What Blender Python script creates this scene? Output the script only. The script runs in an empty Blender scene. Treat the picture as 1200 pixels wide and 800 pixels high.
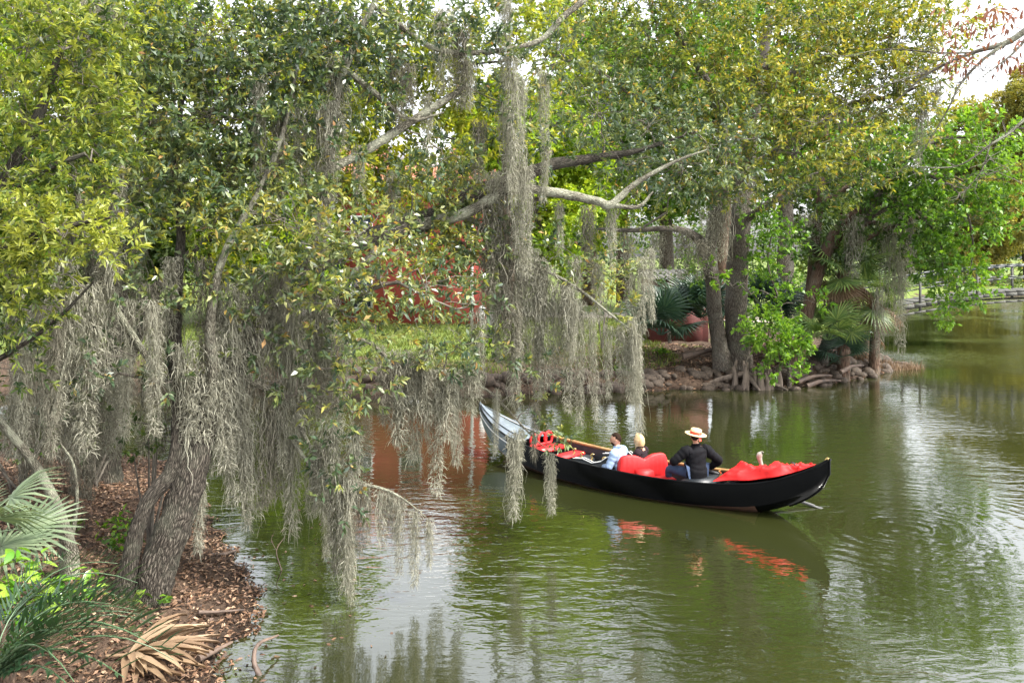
import bpy, bmesh, math, random
import numpy as np
from mathutils import Vector, Matrix
random.seed(7)
R = np.random.default_rng(7)
scene = bpy.context.scene
COL = scene.collection
rad = math.radians

# ---------------------------------------------------------------- camera
H, YH, F = 4.36, 300.0, 1000.0          # eye height, picture row of the horizon, focal length (1200 px wide)
cam_d = bpy.data.cameras.new('camera'); cam = bpy.data.objects.new('camera', cam_d); COL.objects.link(cam)
cam.location = (0, 0, H); cam.rotation_euler = (rad(90), 0, 0)
cam_d.sensor_width = 36; cam_d.lens = 36*F/1200; cam_d.shift_y = -(400-YH)/1200
cam_d.clip_start = .1; cam_d.clip_end = 4000
scene.camera = cam
# ---------------------------------------------------------------- sky, sun, exposure
SUN_EL, SUN_AZ = 55, 114                  # azimuth from +Y towards +X
w = bpy.data.worlds.new('World'); scene.world = w; w.use_nodes = True
nt = w.node_tree; bg = nt.nodes['Background']
sk = nt.nodes.new('ShaderNodeTexSky'); sk.sky_type = 'NISHITA'; sk.sun_disc = False
sk.sun_elevation = rad(SUN_EL); sk.sun_rotation = rad(SUN_AZ)
sk.air_density = 1.0; sk.dust_density = 4.0; sk.ozone_density = 1.0
hs = nt.nodes.new('ShaderNodeHueSaturation'); hs.inputs['Saturation'].default_value = .22; hs.inputs['Value'].default_value = 2.0
nt.links.new(sk.outputs[0], hs.inputs['Color']); nt.links.new(hs.outputs[0], bg.inputs['Color'])
bg.inputs['Strength'].default_value = .15
sun_d = bpy.data.lights.new('sun', 'SUN'); sun_d.energy = 3.6; sun_d.angle = rad(4); sun_d.color = (1, .95, .86)
sun = bpy.data.objects.new('sun', sun_d); COL.objects.link(sun)
sd = Vector((math.sin(rad(SUN_AZ))*math.cos(rad(SUN_EL)), math.cos(rad(SUN_AZ))*math.cos(rad(SUN_EL)), math.sin(rad(SUN_EL))))
sun.rotation_euler = (-sd).to_track_quat('-Z', 'Y').to_euler(); sun.location = sd*60
scene.view_settings.view_transform = 'Standard'; scene.view_settings.look = 'None'
scene.view_settings.exposure = 1.12; scene.view_settings.gamma = 1
scene.render.engine = 'CYCLES'
cy = scene.cycles
cy.max_bounces = 8; cy.diffuse_bounces = 3; cy.glossy_bounces = 4; cy.transmission_bounces = 4; cy.transparent_max_bounces = 8
cy.use_denoising = True
try: cy.denoiser = 'OPENIMAGEDENOISE'
except Exception: pass

# ---------------------------------------------------------------- helpers
def at(px, py, d):
    return np.array([(px-600)/F*d, d, H+(YH-py)/F*d])
def gnd(px, py, z=0.0):
    d = (H-z)*F/(py-YH); return np.array([(px-600)/F*d, d, z])
def unit(v):
    v = np.asarray(v, float); n = np.linalg.norm(v, axis=-1, keepdims=True); return v/np.maximum(n, 1e-9)

class MB:
    """collects vertices, faces, a tint per face and uv per loop; build() links ONE mesh object"""
    def __init__(s): s.V=[]; s.F=[]; s.T=[]; s.U=[]; s.M=[]; s.n=0
    def add(s, v, f, tint=.5, uv=None, m=0):
        v = np.asarray(v, float).reshape(-1, 3); f = np.asarray(f, int)
        s.V.append(v); s.F.append(f+s.n); s.n += len(v)
        s.T.append(np.broadcast_to(np.asarray(tint, float), (len(f),)).copy())
        s.M.append(np.full(len(f), m, int))
        s.U.append(np.zeros((f.size, 2)) if uv is None else np.asarray(uv, float).reshape(-1, 2))
    def mesh(s, name, mats, smooth=False):
        me = bpy.data.meshes.new(name)
        V = np.concatenate(s.V); me.vertices.add(len(V)); me.vertices.foreach_set('co', V.ravel())
        loops = np.concatenate([f.ravel() for f in s.F]); tot = np.concatenate([np.full(len(f), f.shape[1]) for f in s.F])
        me.loops.add(len(loops)); me.loops.foreach_set('vertex_index', loops)
        me.polygons.add(len(tot)); me.polygons.foreach_set('loop_start', np.concatenate([[0], np.cumsum(tot)[:-1]]))
        me.polygons.foreach_set('loop_total', tot)
        me.polygons.foreach_set('material_index', np.concatenate(s.M))
        if smooth: me.polygons.foreach_set('use_smooth', np.ones(len(tot), bool))
        a = me.attributes.new('tint', 'FLOAT', 'FACE'); a.data.foreach_set('value', np.concatenate(s.T))
        uvl = me.uv_layers.new(name='UVMap'); uvl.data.foreach_set('uv', np.concatenate(s.U).ravel())
        for m in (mats if isinstance(mats, (list, tuple)) else [mats]): me.materials.append(m)
        me.update(calc_edges=True); me.validate()
        return me
    def build(s, name, mats, parent=None, smooth=False, local=False, **k):
        return put(s.mesh(name, mats, smooth), name, parent, local, **k)

def put(me, name, parent=None, local=False, kind=None, label=None, category=None, group=None):
    o = bpy.data.objects.new(name, me); COL.objects.link(o)
    if parent is not None:
        o.parent = parent
        if not local:
            p, off = parent, Vector((0, 0, 0))
            while p is not None: off += p.location; p = p.parent
            o.location = -off
    tag(o, label, category, group, kind); return o
def tag(o, label=None, category=None, group=None, kind=None):
    for k, v in (('label', label), ('category', category), ('group', group), ('kind', kind)):
        if v: o[k] = v
    return o
def thing(name, label, category, loc=(0, 0, 0), rz=0.0, group=None):
    o = bpy.data.objects.new(name, None); COL.objects.link(o); o.location = [float(c) for c in loc]; o.rotation_euler.z = rz
    o.empty_display_size = .2
    return tag(o, label, category, group)
def inst(src, name, parent=None, loc=None, mat=None):
    o = bpy.data.objects.new(name, src); COL.objects.link(o); o.parent = parent
    if mat is not None: o.matrix_local = mat
    elif loc is not None: o.location = loc
    return o

def spline(pts, n):
    """Catmull-Rom through pts (any width), n samples per span"""
    P = np.asarray(pts, float); P = np.vstack([2*P[0]-P[1], P, 2*P[-1]-P[-2]]); out = []
    for i in range(1, len(P)-2):
        for t in np.arange(n)/n:
            a, b, c, d = P[i-1], P[i], P[i+1], P[i+2]
            out.append(.5*(2*b+(c-a)*t+(2*a-5*b+4*c-d)*t*t+(3*b-a-3*c+d)*t**3))
    out.append(P[-2]); return np.array(out)

def tube(mb, pts, radii, sides=8, tint=.5, wob=0.0, cap=True, m=0, flat=None):
    P = np.asarray(pts, float); n = len(P); r = np.broadcast_to(np.asarray(radii, float), (n,))
    T = unit(np.gradient(P, axis=0)); ref = np.array([0., 0, 1]) if abs(T[0][2]) < .9 else np.array([1., 0, 0])
    A = unit(np.cross(T[0], ref)); ang = np.linspace(0, 2*np.pi, sides, endpoint=False); rings = []
    for i in range(n):
        A = unit(A-T[i]*np.dot(A, T[i])); B = np.cross(T[i], A)
        rr = r[i]*(1+wob*R.standard_normal(sides)) if wob else r[i]*np.ones(sides)
        rings.append(P[i]+(np.cos(ang)*rr)[:, None]*A+(np.sin(ang)*rr*(flat or 1))[:, None]*B)
    V = np.concatenate(rings); i = np.arange(n-1)[:, None]; j = np.arange(sides)[None, :]; k = (j+1) % sides
    Fq = np.stack([i*sides+j, i*sides+k, (i+1)*sides+k, (i+1)*sides+j], -1).reshape(-1, 4)
    L = np.concatenate([[0], np.cumsum(np.linalg.norm(np.diff(P, axis=0), axis=1))]); C = 2*np.pi*max(r.max(), .01)
    u0 = (j/sides*C)+0*i; u1 = ((j+1)/sides*C)+0*i; v0 = L[:-1][:, None]+0*j; v1 = L[1:][:, None]+0*j
    UV = np.stack([np.stack([u0, v0], -1), np.stack([u1, v0], -1), np.stack([u1, v1], -1), np.stack([u0, v1], -1)], 2)
    mb.add(V, Fq, tint, UV, m)
    if cap:
        for ring, rev in ((rings[0], True), (rings[-1], False)):
            c = ring.mean(0); idx = np.arange(sides); f = np.stack([idx, (idx+1) % sides, np.full(sides, sides)], -1)
            mb.add(np.vstack([ring, c]), f[:, ::-1] if rev else f, tint, None, m)

def box(mb, c, s, rz=0.0, tint=.5, m=0, tilt=None):
    x, y, z = np.array(s)/2; v = np.array([[-x,-y,-z],[x,-y,-z],[x,y,-z],[-x,y,-z],[-x,-y,z],[x,-y,z],[x,y,z],[-x,y,z]])
    if tilt is not None: v = v@np.array(tilt).T
    ca, sa = math.cos(rz), math.sin(rz); v = v@np.array([[ca, sa, 0], [-sa, ca, 0], [0, 0, 1]])+np.asarray(c, float)
    mb.add(v, [[0,3,2,1],[4,5,6,7],[0,1,5,4],[1,2,6,5],[2,3,7,6],[3,0,4,7]], tint, None, m)
def slab(mb, a, b, w, h, tint=.5, m=0, up=(0, 0, 1)):
    """a bar of section w x h from a to b"""
    a, b = np.asarray(a, float), np.asarray(b, float); t = unit(b-a); s = unit(np.cross(t, up)); u = np.cross(s, t)
    v = [p+i*s*w/2+j*u*h/2 for p in (a, b) for i, j in ((-1,-1),(1,-1),(1,1),(-1,1))]
    mb.add(v, [[0,1,2,3],[7,6,5,4],[0,4,5,1],[1,5,6,2],[2,6,7,3],[3,7,4,0]], tint, None, m)
def loft(mb, rows, tint=.5, m=0, close=False):
    Rw = np.asarray(rows, float); n, k = Rw.shape[:2]; i = np.arange(n-1)[:, None]; kk = k if close else k-1
    j = np.arange(kk)[None, :]; j2 = (j+1) % k
    mb.add(Rw.reshape(-1, 3), np.stack([i*k+j, i*k+j2, (i+1)*k+j2, (i+1)*k+j], -1).reshape(-1, 4), tint, None, m)
def ico(sub=1):
    bm = bmesh.new(); bmesh.ops.create_icosphere(bm, subdivisions=sub, radius=1)
    v = np.array([x.co[:] for x in bm.verts]); f = np.array([[q.index for q in p.verts] for p in bm.faces]); bm.free(); return v, f

# ---------------------------------------------------------------- materials
def nodes(name):
    m = bpy.data.materials.new(name); m.use_nodes = True; t = m.node_tree; t.nodes.clear()
    out = t.nodes.new('ShaderNodeOutputMaterial'); return m, t, out
def N(t, typ, **k):
    n = t.nodes.new(typ)
    for a, v in k.items():
        if a in ('ins',):
            for kk, vv in v.items(): n.inputs[kk].default_value = vv
        else: setattr(n, a, v)
    return n
def ramp(t, stops, src=None, interp='LINEAR'):
    r = t.nodes.new('ShaderNodeValToRGB'); r.color_ramp.interpolation = interp; e = r.color_ramp.elements
    while len(e) < len(stops): e.new(.5)
    for x, (p, c) in zip(e, stops): x.position = p; x.color = (*c, 1)
    if src is not None: t.links.new(src, r.inputs[0])
    return r
def simple(name, c1, c2=None, rough=.5, scale=8.0, bump=0.0, bscale=40.0, metal=0.0, spec=.5, coat=0.0, stretch=None, sheen=0.0):
    m, t, out = nodes(name); p = N(t, 'ShaderNodeBsdfPrincipled', ins={'Roughness': rough, 'Metallic': metal, 'Specular IOR Level': spec, 'Coat Weight': coat, 'Coat Roughness': .08})
    if sheen: p.inputs['Sheen Weight'].default_value = sheen
    tc = N(t, 'ShaderNodeTexCoord'); src = tc.outputs['Object']
    if stretch: 
        mp = N(t, 'ShaderNodeMapping'); mp.inputs['Scale'].default_value = stretch; t.links.new(src, mp.inputs[0]); src = mp.outputs[0]
    n = N(t, 'ShaderNodeTexNoise', ins={'Scale': scale, 'Detail': 6.0, 'Roughness': .62}); t.links.new(src, n.inputs['Vector'])
    c2 = c2 or tuple(x*.75 for x in c1); r = ramp(t, [(.32, c2), (.68, c1)], n.outputs['Fac'])
    t.links.new(r.outputs[0], p.inputs['Base Color'])
    if bump:
        b = N(t, 'ShaderNodeBump', ins={'Strength': min(bump, 1.0), 'Distance': .01}); n2 = N(t, 'ShaderNodeTexNoise', ins={'Scale': bscale, 'Detail': 4.0})
        t.links.new(src, n2.inputs['Vector']); t.links.new(n2.outputs['Fac'], b.inputs['Height']); t.links.new(b.outputs[0], p.inputs['Normal'])
    t.links.new(p.outputs[0], out.inputs[0]); return m
def leafmat(name, stops, trans=.38, rough=.42, spec=.5, ttint=(1.25, 1.2, .55)):
    m, t, out = nodes(name); a = N(t, 'ShaderNodeAttribute', attribute_name='tint'); r = ramp(t, stops, a.outputs['Fac'])
    p = N(t, 'ShaderNodeBsdfPrincipled', ins={'Roughness': rough, 'Specular IOR Level': spec}); t.links.new(r.outputs[0], p.inputs['Base Color'])
    mul = N(t, 'ShaderNodeMix', data_type='RGBA', blend_type='MULTIPLY'); mul.inputs[0].default_value = 1
    t.links.new(r.outputs[0], mul.inputs[6]); mul.inputs[7].default_value = (*ttint, 1)
    tr = N(t, 'ShaderNodeBsdfTranslucent'); t.links.new(mul.outputs[2], tr.inputs['Color'])
    mx = N(t, 'ShaderNodeMixShader'); mx.inputs[0].default_value = trans
    t.links.new(p.outputs[0], mx.inputs[1]); t.links.new(tr.outputs[0], mx.inputs[2]); t.links.new(mx.outputs[0], out.inputs[0]); return m
def barkmat(name, dark, mid, pale, lichen, su=28.0, sv=5.0, bump=.9, lich=.5):
    m, t, out = nodes(name); tc = N(t, 'ShaderNodeTexCoord'); mp = N(t, 'ShaderNodeMapping'); mp.inputs['Scale'].default_value = (su, sv, 1)
    t.links.new(tc.outputs['UV'], mp.inputs[0])
    wn = N(t, 'ShaderNodeTexNoise', ins={'Scale': .6, 'Detail': 3.0}); t.links.new(mp.outputs[0], wn.inputs['Vector'])
    add = N(t, 'ShaderNodeMix', data_type='RGBA', blend_type='ADD'); add.inputs[0].default_value = .6
    t.links.new(mp.outputs[0], add.inputs[6]); t.links.new(wn.outputs['Color'], add.inputs[7])
    vo = N(t, 'ShaderNodeTexVoronoi', feature='DISTANCE_TO_EDGE', ins={'Scale': 1.0}); t.links.new(add.outputs[2], vo.inputs['Vector'])
    no = N(t, 'ShaderNodeTexNoise', ins={'Scale': 2.2, 'Detail': 6.0, 'Roughness': .7}); t.links.new(mp.outputs[0], no.inputs['Vector'])
    mm = N(t, 'ShaderNodeMath', operation='MULTIPLY_ADD'); t.links.new(vo.outputs['Distance'], mm.inputs[0]); mm.inputs[1].default_value = 1.4
    sc = N(t, 'ShaderNodeMath', operation='MULTIPLY'); t.links.new(no.outputs['Fac'], sc.inputs[0]); sc.inputs[1].default_value = .45
    t.links.new(sc.outputs[0], mm.inputs[2])
    r = ramp(t, [(.20, dark), (.42, mid), (.85, pale)], mm.outputs[0])
    ln = N(t, 'ShaderNodeTexNoise', ins={'Scale': 2.3, 'Detail': 7.0, 'Roughness': .7}); t.links.new(tc.outputs['Object'], ln.inputs['Vector'])
    lr = ramp(t, [(.46, (0, 0, 0)), (.62, (lich,)*3)], ln.outputs['Fac'])
    mx = N(t, 'ShaderNodeMix', data_type='RGBA'); t.links.new(lr.outputs[0], mx.inputs[0]); t.links.new(r.outputs[0], mx.inputs[6]); mx.inputs[7].default_value = (*lichen, 1)
    p = N(t, 'ShaderNodeBsdfPrincipled', ins={'Roughness': .9, 'Specular IOR Level': .2}); t.links.new(mx.outputs[2], p.inputs['Base Color'])
    b = N(t, 'ShaderNodeBump', ins={'Strength': bump, 'Distance': .045}); t.links.new(mm.outputs[0], b.inputs['Height']); t.links.new(b.outputs[0], p.inputs['Normal'])
    t.links.new(p.outputs[0], out.inputs[0]); return m

M = {}
M['bark_oak'] = barkmat('oak_bark', (.006,.005,.004), (.07,.059,.047), (.17,.148,.12), (.17,.18,.13), 26, 9, 1.0, .25)
M['bark_limb'] = barkmat('limb_bark', (.03,.026,.02), (.13,.12,.09), (.27,.25,.20), (.34,.35,.26), 40, 14, .7, .7)
M['bark_grey'] = barkmat('grey_bark', (.03,.024,.02), (.115,.095,.077), (.21,.185,.155), (.21,.21,.175), 18, 6, .9, .35)
M['bark_brown'] = barkmat('brown_bark', (.03,.018,.012), (.11,.066,.045), (.20,.14,.10), (.2,.19,.15), 20, 3, .8, .3)
M['twig'] = simple('twig_bark', (.17,.15,.12), (.05,.042,.034), .9, 6)
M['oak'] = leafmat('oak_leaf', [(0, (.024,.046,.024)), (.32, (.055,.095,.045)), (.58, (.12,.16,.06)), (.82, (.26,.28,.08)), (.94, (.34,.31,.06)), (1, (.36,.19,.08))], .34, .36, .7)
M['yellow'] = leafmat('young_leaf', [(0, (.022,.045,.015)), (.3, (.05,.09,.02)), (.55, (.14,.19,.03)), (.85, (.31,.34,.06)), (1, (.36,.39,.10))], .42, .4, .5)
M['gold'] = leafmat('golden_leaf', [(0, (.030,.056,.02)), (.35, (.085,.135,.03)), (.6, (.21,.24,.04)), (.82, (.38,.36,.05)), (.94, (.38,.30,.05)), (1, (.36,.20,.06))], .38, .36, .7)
M['lime'] = leafmat('lime_leaf', [(0, (.06,.12,.012)), (.5, (.19,.31,.02)), (1, (.42,.50,.04))], .5, .45, .4)
M['bright'] = leafmat('bright_leaf', [(0, (.026,.068,.010)), (.5, (.085,.19,.02)), (1, (.22,.37,.035))], .45, .42, .45)
M['sunny'] = leafmat('sunlit_leaf', [(0, (.035,.06,.012)), (.4, (.11,.16,.02)), (.75, (.27,.30,.025)), (1, (.42,.40,.045))], .5, .45, .4)
M['mid'] = leafmat('mid_leaf', [(0, (.025,.05,.014)), (.5, (.065,.12,.025)), (1, (.17,.21,.04))], .4, .45, .4)
M['pale'] = leafmat('pale_leaf', [(0, (.10,.12,.04)), (.5, (.22,.22,.06)), (1, (.42,.36,.08))], .4, .5, .3)
M['palmetto'] = leafmat('palmetto_leaf', [(0, (.012,.034,.022)), (.5, (.03,.065,.04)), (1, (.07,.12,.06))], .22, .38, .6)
M['palm'] = leafmat('palm_leaf', [(0, (.03,.065,.02)), (.5, (.10,.17,.045)), (1, (.28,.33,.10))], .3, .4, .5)
M['grey_palm'] = leafmat('grey_palm_leaf', [(0, (.04,.065,.035)), (.5, (.11,.15,.085)), (1, (.24,.29,.17))], .25, .45, .4)
M['sago'] = leafmat('sago_leaf', [(0, (.008,.026,.012)), (.5, (.022,.058,.025)), (1, (.10,.17,.08))], .2, .33, .6)
M['dead'] = leafmat('dead_leaf', [(0, (.085,.055,.034)), (.5, (.19,.125,.075)), (1, (.32,.23,.145))], .2, .6, .3, (1.1, 1, .8))
M['litter'] = leafmat('leaf_litter', [(0, (.022,.013,.009)), (.4, (.085,.047,.029)), (.75, (.21,.122,.072)), (1, (.36,.25,.165))], .1, .6, .35, (1, 1, 1))
M['moss'] = leafmat('spanish_moss', [(0, (.10,.097,.076)), (.5, (.235,.228,.178)), (1, (.42,.41,.33))], .35, .85, .15, (1.1, 1.1, .95))
M['moss_dark'] = leafmat('old_moss', [(0, (.05,.046,.037)), (.5, (.14,.13,.10)), (1, (.27,.255,.20))], .3, .85, .15, (1, 1, .9))
M['grass'] = leafmat('grass_blade', [(0, (.05,.08,.02)), (.5, (.11,.155,.03)), (1, (.25,.26,.07))], .35, .5, .3)
M['stone'] = simple('bank_stone', (.085,.06,.041), (.018,.013,.009), .85, 4, .8, 22)
M['black'] = simple('black_lacquer', (.0022,.0024,.0027), (.0015,.0016,.002), .16, 5, spec=.14)
M['black_matte'] = simple('black_upholstery', (.02,.024,.028), (.008,.01,.012), .45, 9, .2, 60)
M['stripe'] = simple('bottom_paint', (.11,.055,.035), (.04,.022,.016), .45, 7)
M['grey_and_sky_sheen'] = simple('grey_paint_and_sky_sheen', (.17,.20,.23), (.10,.12,.14), .25, 5)  # greys foredeck and bow with painted sky reflection; plain grey on trim and thwart
M['red'] = simple('red_vinyl', (.58,.009,.010), (.44,.005,.007), .6, 5, .2, 24)
M['tarp'] = simple('red_tarpaulin', (.62,.014,.013), (.45,.007,.008), .62, 4, .5, 10, spec=.3)
M['wood'] = simple('varnished_wood', (.42,.24,.10), (.25,.13,.05), .35, 5, stretch=(1, 1, 6))
M['pale_wood'] = simple('pale_walnut', (.36,.33,.28), (.22,.195,.165), .4, 6)
M['brass'] = simple('brass', (.75,.55,.24), (.5,.36,.14), .25, 9, metal=1)
M['white'] = simple('white_paint', (.74,.74,.72), (.58,.58,.56), .5, 3)
M['oar'] = simple('oar_varnish', (.10,.10,.10), (.05,.05,.05), .6, 5)
M['skin'] = simple('skin', (.55,.30,.20), (.47,.24,.16), .5, 12)
M['eye'] = simple('eye', (.03,.02,.02), None, .2)
M['lips'] = simple('lips', (.42,.14,.11), None, .45)
M['shirt'] = simple('blue_shirt', (.30,.40,.58), (.24,.33,.50), .85, 9, .3, 30)
M['jacket'] = simple('black_jacket', (.007,.007,.009), (.004,.004,.005), .85, 9, .8, 14, spec=.12)
M['jeans'] = simple('blue_denim', (.035,.06,.12), (.02,.035,.075), .9, 12, .3, 60)
M['dark_top'] = simple('dark_plum_top', (.02,.012,.015), None, .85, 9, spec=.15)
M['hair_dark'] = simple('dark_hair', (.03,.017,.011), (.012,.007,.005), .9, 30, spec=.08, bump=.6, bscale=90, stretch=(1, 1, .25))
M['hair_blonde'] = simple('blonde_hair', (.66,.50,.27), (.38,.26,.12), .4, 30, .6, 90, stretch=(1, 1, .25))
M['straw'] = simple('straw', (.66,.50,.28), (.50,.36,.18), .7, 14, .4, 120)
M['band'] = simple('red_ribbon', (.62,.05,.02), None, .5)
M['brick'] = simple('red_brick_wall', (.33,.055,.042), (.24,.04,.03), .85, 3, .4, 12)
M['shed_red'] = simple('dark_red_boards', (.12,.026,.02), (.06,.014,.012), .8, 3, .4, 12)
M['roof'] = simple('terracotta', (.42,.17,.10), (.24,.09,.055), .8, 5)
M['house_white'] = simple('pale_stucco', (.72,.74,.78), (.60,.62,.66), .8, 2)
M['glass'] = simple('window_glass', (.03,.04,.05), None, .08)
M['grey_wood'] = simple('weathered_wood', (.085,.085,.073), (.045,.044,.038), .8, 3, .5, 20, stretch=(1, 4, 4))
M['grey_steel'] = simple('painted_rail', (.055,.062,.06), (.03,.036,.036), .45, 4)
M['path'] = simple('gravel_path', (.40,.35,.29), (.27,.23,.19), .95, 2, .5, 30)
M['stump'] = simple('grey_stump', (.20,.155,.12), (.06,.045,.035), .9, 5, .8, 18, stretch=(3, 3, .6))
M['driftwood'] = simple('driftwood', (.14,.095,.07), (.04,.028,.022), .7, 5, .6, 20)
M['boot'] = simple('palm_boot', (.20,.14,.09), (.06,.04,.028), .9, 6, .8, 16)

def water_mat():
    m, t, out = nodes('lagoon_water'); tc = N(t, 'ShaderNodeTexCoord'); o = tc.outputs['Object']
    def noise(scale, sx, sy, det=3.0, dist=0.0, rz=0.0, rough=.5):
        mp = N(t, 'ShaderNodeMapping'); mp.inputs['Scale'].default_value = (sx, sy, 1); mp.inputs['Rotation'].default_value = (0, 0, rz); t.links.new(o, mp.inputs[0])
        n = N(t, 'ShaderNodeTexNoise', ins={'Scale': scale, 'Detail': det, 'Distortion': dist, 'Roughness': rough}); t.links.new(mp.outputs[0], n.inputs['Vector']); return n.outputs['Fac']
    def math_(op, a, b=None, c=None):
        n = N(t, 'ShaderNodeMath', operation=op)
        for i, x in enumerate((a, b, c)):
            if x is None: continue
            if isinstance(x, (int, float)): n.inputs[i].default_value = x
            else: t.links.new(x, n.inputs[i])
        return n.outputs[0]
    body = ramp(t, [(.3, (.0130,.0155,.0042)), (.7, (.0215,.025,.0068))], noise(.25, 1, 1, 4))
    # ripples: two crossing trains of short waves, rougher where a breeze touches the water
    w1 = noise(3.4, .55, 1.25, 2.0, .6, .25); w2 = noise(8.5, .6, 1.2, 2.0, .5, -.35); w3 = noise(22, 1, 1, 1.0)
    breeze = ramp(t, [(.42, (.16,)*3), (.64, (1.0,)*3)], noise(.16, 1, .8, 2.0))
    s = math_('ADD', math_('MULTIPLY', w1, .75), math_('ADD', math_('MULTIPLY', w2, .30), math_('MULTIPLY', w3, .05)))
    s = math_('MULTIPLY', s, breeze.outputs[0])
    # rings from the oar stroke
    mp = N(t, 'ShaderNodeMapping'); mp.inputs['Location'].default_value = (-6.3, -13.6, 0); t.links.new(o, mp.inputs[0])
    wv = N(t, 'ShaderNodeTexWave', wave_type='RINGS', rings_direction='Z', ins={'Scale': 1.1, 'Distortion': 8.0, 'Detail': 3.0, 'Detail Scale': .8}); t.links.new(mp.outputs[0], wv.inputs['Vector'])
    ln = N(t, 'ShaderNodeVectorMath', operation='LENGTH'); t.links.new(mp.outputs[0], ln.inputs[0])
    fall = N(t, 'ShaderNodeMapRange', ins={'From Min': .3, 'From Max': 4.6, 'To Min': .10, 'To Max': 0.0}); t.links.new(ln.outputs['Value'], fall.inputs[0])
    s = math_('ADD', s, math_('MULTIPLY', wv.outputs['Fac'], fall.outputs[0]))
    b = N(t, 'ShaderNodeBump', ins={'Strength': .5, 'Distance': .044}); t.links.new(s, b.inputs['Height'])
    p = N(t, 'ShaderNodeBsdfPrincipled', ins={'Roughness': .03, 'IOR': 2.5, 'Specular IOR Level': .5})
    t.links.new(body.outputs[0], p.inputs['Base Color']); t.links.new(b.outputs[0], p.inputs['Normal'])
    t.links.new(p.outputs[0], out.inputs[0]); return m
M['water'] = water_mat()
def ground_mat():
    m, t, out = nodes('bank_ground'); tc = N(t, 'ShaderNodeTexCoord'); a = N(t, 'ShaderNodeAttribute', attribute_name='lawn')
    n1 = N(t, 'ShaderNodeTexNoise', ins={'Scale': 9.0, 'Detail': 8.0, 'Roughness': .75}); t.links.new(tc.outputs['Object'], n1.inputs['Vector'])
    n2 = N(t, 'ShaderNodeTexNoise', ins={'Scale': .7, 'Detail': 5.0}); t.links.new(tc.outputs['Object'], n2.inputs['Vector'])
    lit = ramp(t, [(.3, (.022,.015,.011)), (.5, (.058,.038,.026)), (.7, (.12,.082,.056))], n1.outputs['Fac'])
    gr = ramp(t, [(.3, (.07,.10,.022)), (.5, (.10,.14,.028)), (.72, (.19,.20,.055))], n1.outputs['Fac'])
    s = N(t, 'ShaderNodeMath', operation='ADD'); t.links.new(a.outputs['Fac'], s.inputs[0])
    o2 = N(t, 'ShaderNodeMath', operation='MULTIPLY_ADD'); t.links.new(n2.outputs['Fac'], o2.inputs[0]); o2.inputs[1].default_value = 1.6; o2.inputs[2].default_value = -.8
    t.links.new(o2.outputs[0], s.inputs[1]); cl = ramp(t, [(.4, (0,)*3), (.6, (1,)*3)], s.outputs[0])
    mx = N(t, 'ShaderNodeMix', data_type='RGBA'); t.links.new(cl.outputs[0], mx.inputs[0]); t.links.new(lit.outputs[0], mx.inputs[6]); t.links.new(gr.outputs[0], mx.inputs[7])
    sp = N(t, 'ShaderNodeSeparateXYZ'); t.links.new(tc.outputs['Object'], sp.inputs[0])      # wet mud along the waterline
    wet = N(t, 'ShaderNodeMapRange', ins={'From Min': .02, 'From Max': .16, 'To Min': .35, 'To Max': 1.0}); t.links.new(sp.outputs['Z'], wet.inputs[0])
    mw = N(t, 'ShaderNodeMix', data_type='RGBA', blend_type='MULTIPLY'); mw.inputs[0].default_value = 1; t.links.new(mx.outputs[2], mw.inputs[6]); t.links.new(wet.outputs[0], mw.inputs[7])
    p = N(t, 'ShaderNodeBsdfPrincipled', ins={'Roughness': .95, 'Specular IOR Level': .2}); t.links.new(mw.outputs[2], p.inputs['Base Color'])
    b = N(t, 'ShaderNodeBump', ins={'Strength': .8, 'Distance': .04}); t.links.new(n1.outputs['Fac'], b.inputs['Height']); t.links.new(b.outputs[0], p.inputs['Normal'])
    t.links.new(p.outputs[0], out.inputs[0]); return m
M['ground'] = ground_mat()

# ---------------------------------------------------------------- the setting: ground, water, path
def W(px, py): return gnd(px, py)[:2]
NEAR = [W(262, 1300), W(258, 830), W(266, 770), W(292, 716), W(296, 690), W(274, 650), W(254, 615), W(236, 592), W(222, 566), W(205, 545), W(150, 528), W(60, 520), W(-150, 516),
        np.array([-60, 21.]), np.array([-1500, 21.]), np.array([-1500, -300.]), np.array([-3, -300.]), np.array([-2.4, 0.])]
FAR = [np.array([-1500, 27.]), W(-300, 464), W(100, 463), W(330, 466), W(385, 462), W(450, 470), W(560, 466), W(640, 461), W(700, 460), W(760, 458), W(830, 456), W(900, 455), W(950, 452), W(992, 446),
       W(1030, 437), W(1046, 431), W(1022, 422), W(1006, 412), W(1011, 398), W(1034, 385), W(1050, 375), W(1066, 362), W(1085, 348), W(1300, 344), W(1700, 346), np.array([130, 60.]), np.array([130, 0.]), np.array([130, -300.]),
       np.array([1500, -300.]), np.array([1500, 1500.]), np.array([-1500, 1500.])]
def sdf(poly, x, y):
    P = np.array(poly); Q = np.roll(P, -1, 0); best = np.full(x.shape, 1e9); ins = np.zeros(x.shape, bool)
    for (ax, ay), (bx, by) in zip(P, Q):
        ex, ey = bx-ax, by-ay; wx, wy = x-ax, y-ay; t = np.clip((wx*ex+wy*ey)/(ex*ex+ey*ey), 0, 1)
        best = np.minimum(best, np.hypot(wx-t*ex, wy-t*ey))
        c = ((ay > y) != (by > y)); 
        with np.errstate(divide='ignore', invalid='ignore'): xi = ax+(y-ay)/(by-ay)*ex
        ins ^= c & (x < xi)
    return np.where(ins, best, -best)
def bumps(x, y):
    return .05*np.sin(x*1.9+1.3*np.sin(y*.9))*np.cos(y*2.3+.7)+.03*np.sin(x*4.7+y*3.1)+.02*np.cos(x*7.3-y*5.9)
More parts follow.
